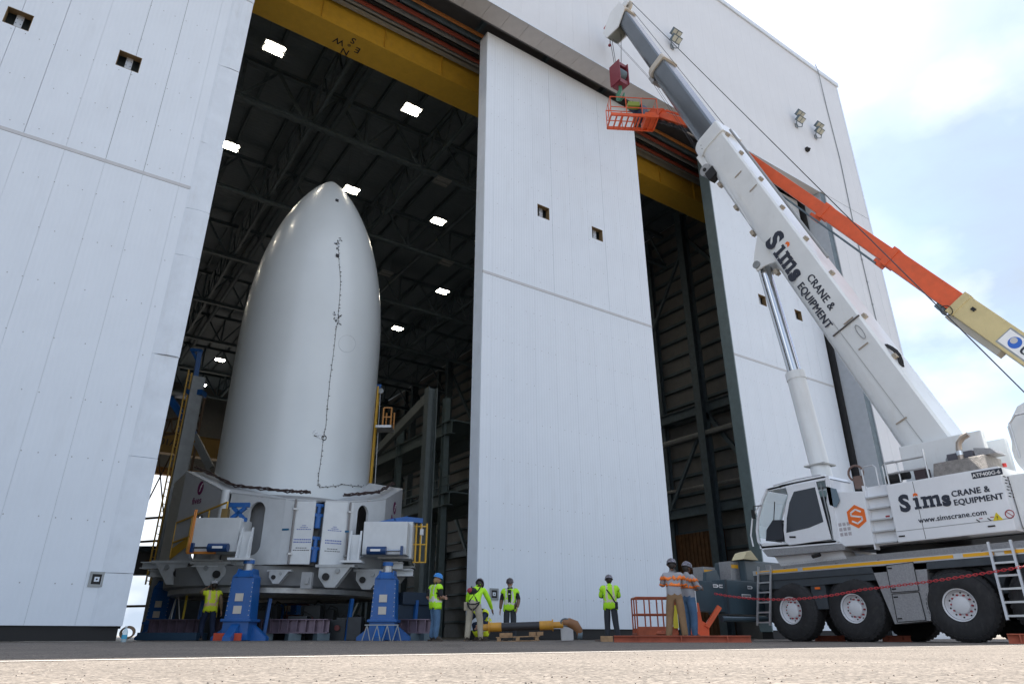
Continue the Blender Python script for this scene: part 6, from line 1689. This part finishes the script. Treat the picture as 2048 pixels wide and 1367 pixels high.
    q.add([hc2 + (Y3 * .09 + U3 * .02) * sc, hc2 + (Y3 * .095 - U3 * .03 + X3 * .016) * sc, hc2 + (Y3 * .095 - U3 * .03 - X3 * .016) * sc, hc2 + (Y3 * .122 - U3 * .022) * sc], [(0, 1, 3), (0, 3, 2), (1, 2, 3)], 4)
    for s in (-1, 1): q.sphere(hc2 + (X3 * .078 * s - U3 * .005) * sc, (.012 * sc, .022 * sc, .032 * sc), 8, 6, 4)
    body = q.build('body', mats, t, smooth=True, local=True)
    eyes = MB()
    for s in (-1, 1): eyes.sphere(hc2 + (X3 * .032 * s + Y3 * .083 + U3 * .012) * sc, .011 * sc, 8, 6)
    eyes.build('eyes', black_ink, body, local=True)
    MB().obox(hc2 + (Y3 * .092 - U3 * .058) * sc, X3 * .022 * sc, Y3 * .004 * sc, U3 * .004 * sc).build('mouth', M('lips', (.25, .09, .08), .5), body, local=True)
    if beard: MB().sphere(hc2 + (Y3 * .045 - U3 * .075) * sc, (.06 * sc, .055 * sc, .055 * sc), 12, 8).build('beard', beard, t, smooth=True, local=True)
    hm = hair or M('hair_dark', (.03, .022, .018), .6)
    hh = MB(); hh.sphere((0, 0, 0), 1, 16, 10)
    hq = MB().add([hc2 + (X3 * v.x * .083 + Y3 * (v.y * .095 - .016) + U3 * (v.z * .11 + (.01 if not hair else -.035))) * sc for v in hh.v if True], hh.f)
    hq.build('hair', hm, t, smooth=True, local=True)
    # hard hat
    hp_ = MB()
    prof_ = [(.132, -.0), (.126, .012), (.124, .03), (.116, .07), (.095, .105), (.055, .128), (.0, .136)]
    n_ = 24
    vs = []
    for r, z in prof_:
        for i in range(n_):
            a = 2 * pi * i / n_; rr_ = r * (1 + .10 * abs(sin(a)) ** 2)
            extra = .03 * max(0, sin(a)) ** 3 if z < .005 else 0
            vs.append(hc2 + (X3 * rr_ * .92 * cos(a) + Y3 * (rr_ * sin(a) + extra) + U3 * (z + .032)) * sc)
    hp_.add(vs, [(k * n_ + i, k * n_ + (i + 1) % n_, (k + 1) * n_ + (i + 1) % n_, (k + 1) * n_ + i) for k in range(len(prof_) - 1) for i in range(n_)])
    ht = hp_.build('hard_hat', hat, t, smooth=True, local=True)
    MB().path([hc2 + (Y3 * y_ + U3 * z_) * sc for y_, z_ in ((.12, .08), (.09, .145), (.03, .172), (-.04, .170), (-.10, .135))], .009 * sc, 6).build('hat_ridge', hatm2 or hat, ht, smooth=True, local=True)
    # vest: the torso skin pushed outward, with reflective bands
    def shell(names, off, m_list, pick, nm, keep):
        vn = {}; s2 = MB(); fs = []; ms = []
        for f, nme in zip(bm_e.polygons, cent):
            if (nme not in names and not (nm == 'vest' and nme == 'legs' and min((W['knL'] - Vector(f.center)).length, (W['knR'] - Vector(f.center)).length) > .24 * sc)) or not keep(Vector(f.center) / sc): continue
            for i in f.vertices:
                if i not in vn: vn[i] = len(vn)
            fs.append(tuple(vn[i] for i in f.vertices)); ms.append(pick(Vector(f.center) / sc))
        if not fs: return None
        inv = {v: k for k, v in vn.items()}
        s2.v = [bm_e.vertices[inv[k]].co + bm_e.vertices[inv[k]].normal * off * sc for k in range(len(vn))]
        s2.f = fs; s2.m = ms
        o = s2.build(nm, m_list, t, smooth=True, fix=False, local=True)
        so = o.modifiers.new('thick', 'SOLIDIFY'); so.thickness = .006 * sc; so.offset = 1
        return o
    sp_dir = (J['chest'] - J['pelvis']).normalized()
    al = lambda c: (c - J['pelvis']).dot(sp_dir)
    tl = (J['neck'] - J['pelvis']).dot(sp_dir)
    xl = lambda c: (c - J['pelvis']).dot((J['shR'] - J['shL']).normalized())
    if vest:
        def pick(c):
            a_ = al(c)
            if abs(a_ - .10) < .03 or (abs(abs(xl(c)) - .095) < .028 and a_ > .12): return 1
            return 0
        shell(('torso', 'uarm') if longsleeve else ('torso',), .022, [vest, stripe], pick, 'vest', lambda c: -.10 < al(c) < tl - .02)
    if bands:
        def pickb(c): return 0
        for lo, hi in bands:
            shell(('torso', 'uarm'), .010, [stripe], pickb, 'reflective_band', lambda c: lo < al(c) < hi)
    bpy.data.meshes.remove(bm_e)
    return t, W, sc
def face_to(yaw_deg): return radians(yaw_deg)
# facing angle: 0 faces +Y (into the hangar); the camera looks along heading 55.6 deg from +X, so "away from the camera" is -34.4 deg
AWAY = AZ - pi / 2
def at(u, D, v=1271): p = atD(u, v, D); return (p.x, p.y, 0)
# 1 worker at the far left walking to the left, arm raised to his head
person('worker in tan long sleeves and yellow vest raising an arm to his white helmet', at(412, 22.6), AWAY + radians(35), dict(shL=(-.18, .02, 1.42), elL=(-.36, .14, 1.40), wrL=(-.16, .24, 1.56), elR=(.27, -.06, 1.13), wrR=(.33, .0, .88), knL=(-.14, .16, .52), anL=(-.16, .02, .12), toL=(-.17, .18, .07), knR=(.12, -.05, .49), anR=(.14, -.26, .10), toR=(.15, -.10, .04)),
       cl_tan, cl_tan, cl_navy, boot_m, skin_m, M('helmet_white', (.5, .5, .52), .3, var=.5, vscale=15), vest=hivis_y, stripe=M('reflective_peach', (.75, .5, .3), .4), sc=.98)
# 2 woman with blue helmet, seen from behind and the side
person('worker in a blue helmet, lime vest and blue jeans standing beside the fixture', at(868, 20.2), AWAY - radians(55), dict(elL=(-.30, -.12, 1.16), wrL=(-.20, .08, 1.04), elR=(.26, .02, 1.14), wrR=(.16, .2, 1.12), knL=(-.12, .05, .49), toL=(-.15, .16, .04)),
       cl_black, skin_m, cl_denim, boot_m, skin_m, hat_blue, vest=hivis, hair=hair_b, look=(radians(-20), 0), sc=.99)
# 3 man bending over the strut with a harness
tb_, Wb, _ = person('worker with a harness on his back bending over the yellow strut', at(948, 20.0), AWAY - radians(12), dict(pelvis=(0, -.08, .93), spine=(0, .02, 1.10), chest=(0, .17, 1.24), neck=(.02, .29, 1.34), head=(.02, .36, 1.40), shL=(-.18, .2, 1.30), shR=(.19, .22, 1.30), elL=(-.27, .25, 1.05), wrL=(-.24, .36, .86), elR=(.32, .32, 1.02), wrR=(.36, .5, .80), knL=(-.15, .0, .49), knR=(.16, .0, .49), anL=(-.18, -.04, .09), anR=(.19, -.04, .09), toL=(-.20, .13, .04), toR=(.22, .13, .04), hipL=(-.1, -.08, .9), hipR=(.1, -.08, .9)),
       hivis, hivis, cl_khaki, boot_m, skin_d, hat_dark, sc=1.02)
hn = MB()
def strap(pts, r=.018): hn.path([Vector(p) for p in pts], r, 6)
strap([(-.13, .12, 1.40), (-.10, -.02, 1.30), (.0, -.08, 1.16), (.12, -.17, 1.0)]); strap([(.13, .14, 1.40), (.10, .0, 1.30), (.0, -.08, 1.16), (-.12, -.17, 1.0)])
strap([(-.17, -.12, .98), (-.08, -.24, .93), (.08, -.24, .93), (.17, -.12, .98)]); strap([(-.17, -.14, .95), (-.10, -.23, .84), (-.02, -.20, .78)]); strap([(.17, -.14, .95), (.10, -.23, .84), (.02, -.20, .78)])
hn.build('harness_straps', cl_black, tb_, smooth=True, local=True)
MB().sphere((-.06, -.03, 1.27), (.13, .08, .10), 12, 8).build('harness_pack', cl_black, tb_, smooth=True, local=True)
MB().sphere((-.12, -.06, 1.29), (.09, .07, .07), 12, 8).build('harness_reel', red_cloth, tb_, smooth=True, local=True)
MB().obox((-.22, -.05, .88), (.05, 0, 0), (0, .09, 0), (0, 0, .11)).build('tool_pouch', M('pouch_tan', (.35, .30, .22), .8), tb_, local=True, bevel=.02)
# 4 crouching behind him
person('worker crouching behind the bending man, only vest and trousers showing', at(968, 21.3), AWAY + radians(140), dict(pelvis=(0, -.1, .38), spine=(0, -.02, .54), chest=(0, .1, .70), neck=(0, .2, .82), head=(0, .26, .88), shL=(-.18, .12, .76), shR=(.18, .12, .76), elL=(-.25, .3, .60), wrL=(-.2, .45, .42), elR=(.25, .3, .60), wrR=(.2, .45, .42), hipL=(-.1, -.1, .36), hipR=(.1, -.1, .36), knL=(-.17, .28, .50), knR=(.17, .28, .46), anL=(-.17, .08, .09), anR=(.17, .04, .09), toL=(-.19, .25, .04), toR=(.19, .2, .04)),
       cl_navy, cl_navy, cl_navy, boot_m, skin_m, hat_pat, vest=hivis_y)
# 5 man facing us
tf, Wf, _ = person('bearded worker in black shirt and open lime vest facing the camera by the door', at(1020, 22.0), AWAY + radians(172), dict(elL=(-.27, .0, 1.14), wrL=(-.24, .12, .92), elR=(.27, -.02, 1.14), wrR=(.29, .05, .88)),
       cl_black, skin_d, cl_char, boot_m, skin_m, hat_dark, vest=hivis, beard=grey_hair, sc=.99)
MB().prism([(-.045, .128, .98), (.03, .128, .98), (.055, .15, 1.42), (-.055, .15, 1.42)], (0, .022, 0)).build('shirt_front', cl_black, tf, local=True)
MB().obox((0, .172, 1.30), (.03, 0, 0), (0, .003, 0), (0, 0, .012)).build('shirt_print', white_ink, tf, local=True)
MB().obox((0, Wf['head'].y + .085, Wf['head'].z + .09), (.07, 0, 0), (0, .012, 0), (0, 0, .02)).build('sunglasses', seal_black, tf, local=True)
# 6 man in lime seen from behind with a shoulder strap
tl_, Wl, _ = person('worker in lime vest with a black shoulder strap seen from behind by the white door', at(1224, 21.6), AWAY - radians(3), dict(elL=(-.28, .04, 1.17), wrL=(-.12, .24, 1.20), elR=(.28, .04, 1.17), wrR=(.12, .24, 1.20), knR=(.12, -.02, .49), anR=(.17, -.1, .09), toR=(.19, .06, .04)),
       hivis, M('sleeve_green', (.08, .22, .03), .8), cl_char, boot_m, skin_m, hat_pat, vest=hivis, stripe=M('reflective_tan', (.62, .58, .42), .4), sc=1.03)
MB().path([(-.15, -.02, 1.47), (-.08, -.135, 1.38), (.02, -.16, 1.24), (.10, -.17, 1.10), (.17, -.12, .98)], .018, 6).build('shoulder_strap', cl_black, tl_, smooth=True, local=True)
MB().obox((.17, -.10, .96), (.045, 0, 0), (0, .05, 0), (0, 0, .10)).build('pouch', cl_black, tl_, local=True, bevel=.02)
# 7 and 8 men in grey shirts with orange bands at the outrigger
p = at(1356, 17.4)
person('man in grey shirt with orange bands and brown trousers, back to the camera', (p[0], p[1], .05), AWAY - radians(8), dict(elL=(-.26, .10, 1.18), wrL=(-.20, .32, 1.22), elR=(.26, .08, 1.18), wrR=(.18, .30, 1.20), knL=(-.14, .06, .50), anL=(-.20, .0, .09), toL=(-.24, .15, .04), knR=(.13, -.02, .49), anR=(.16, -.06, .09), toR=(.18, .10, .04)),
       cl_grey, cl_grey, cl_brown, boot_m, skin_m, hat_pat, stripe=refl_o, bands=((.20, .265), (.36, .425)), sc=1.03)
p = at(1384, 18.2)
person('man in grey shirt with orange bands and blue jeans, half hidden at the outrigger', (p[0], p[1], .05), AWAY - radians(60), dict(elL=(-.26, .10, 1.18), wrL=(-.16, .30, 1.16), elR=(.26, .10, 1.18), wrR=(.16, .30, 1.16)),
       cl_grey, cl_grey, cl_denim, boot_m, skin_d, hat_pat, stripe=refl_o, bands=((.20, .265), (.36, .425)), sc=1.03)
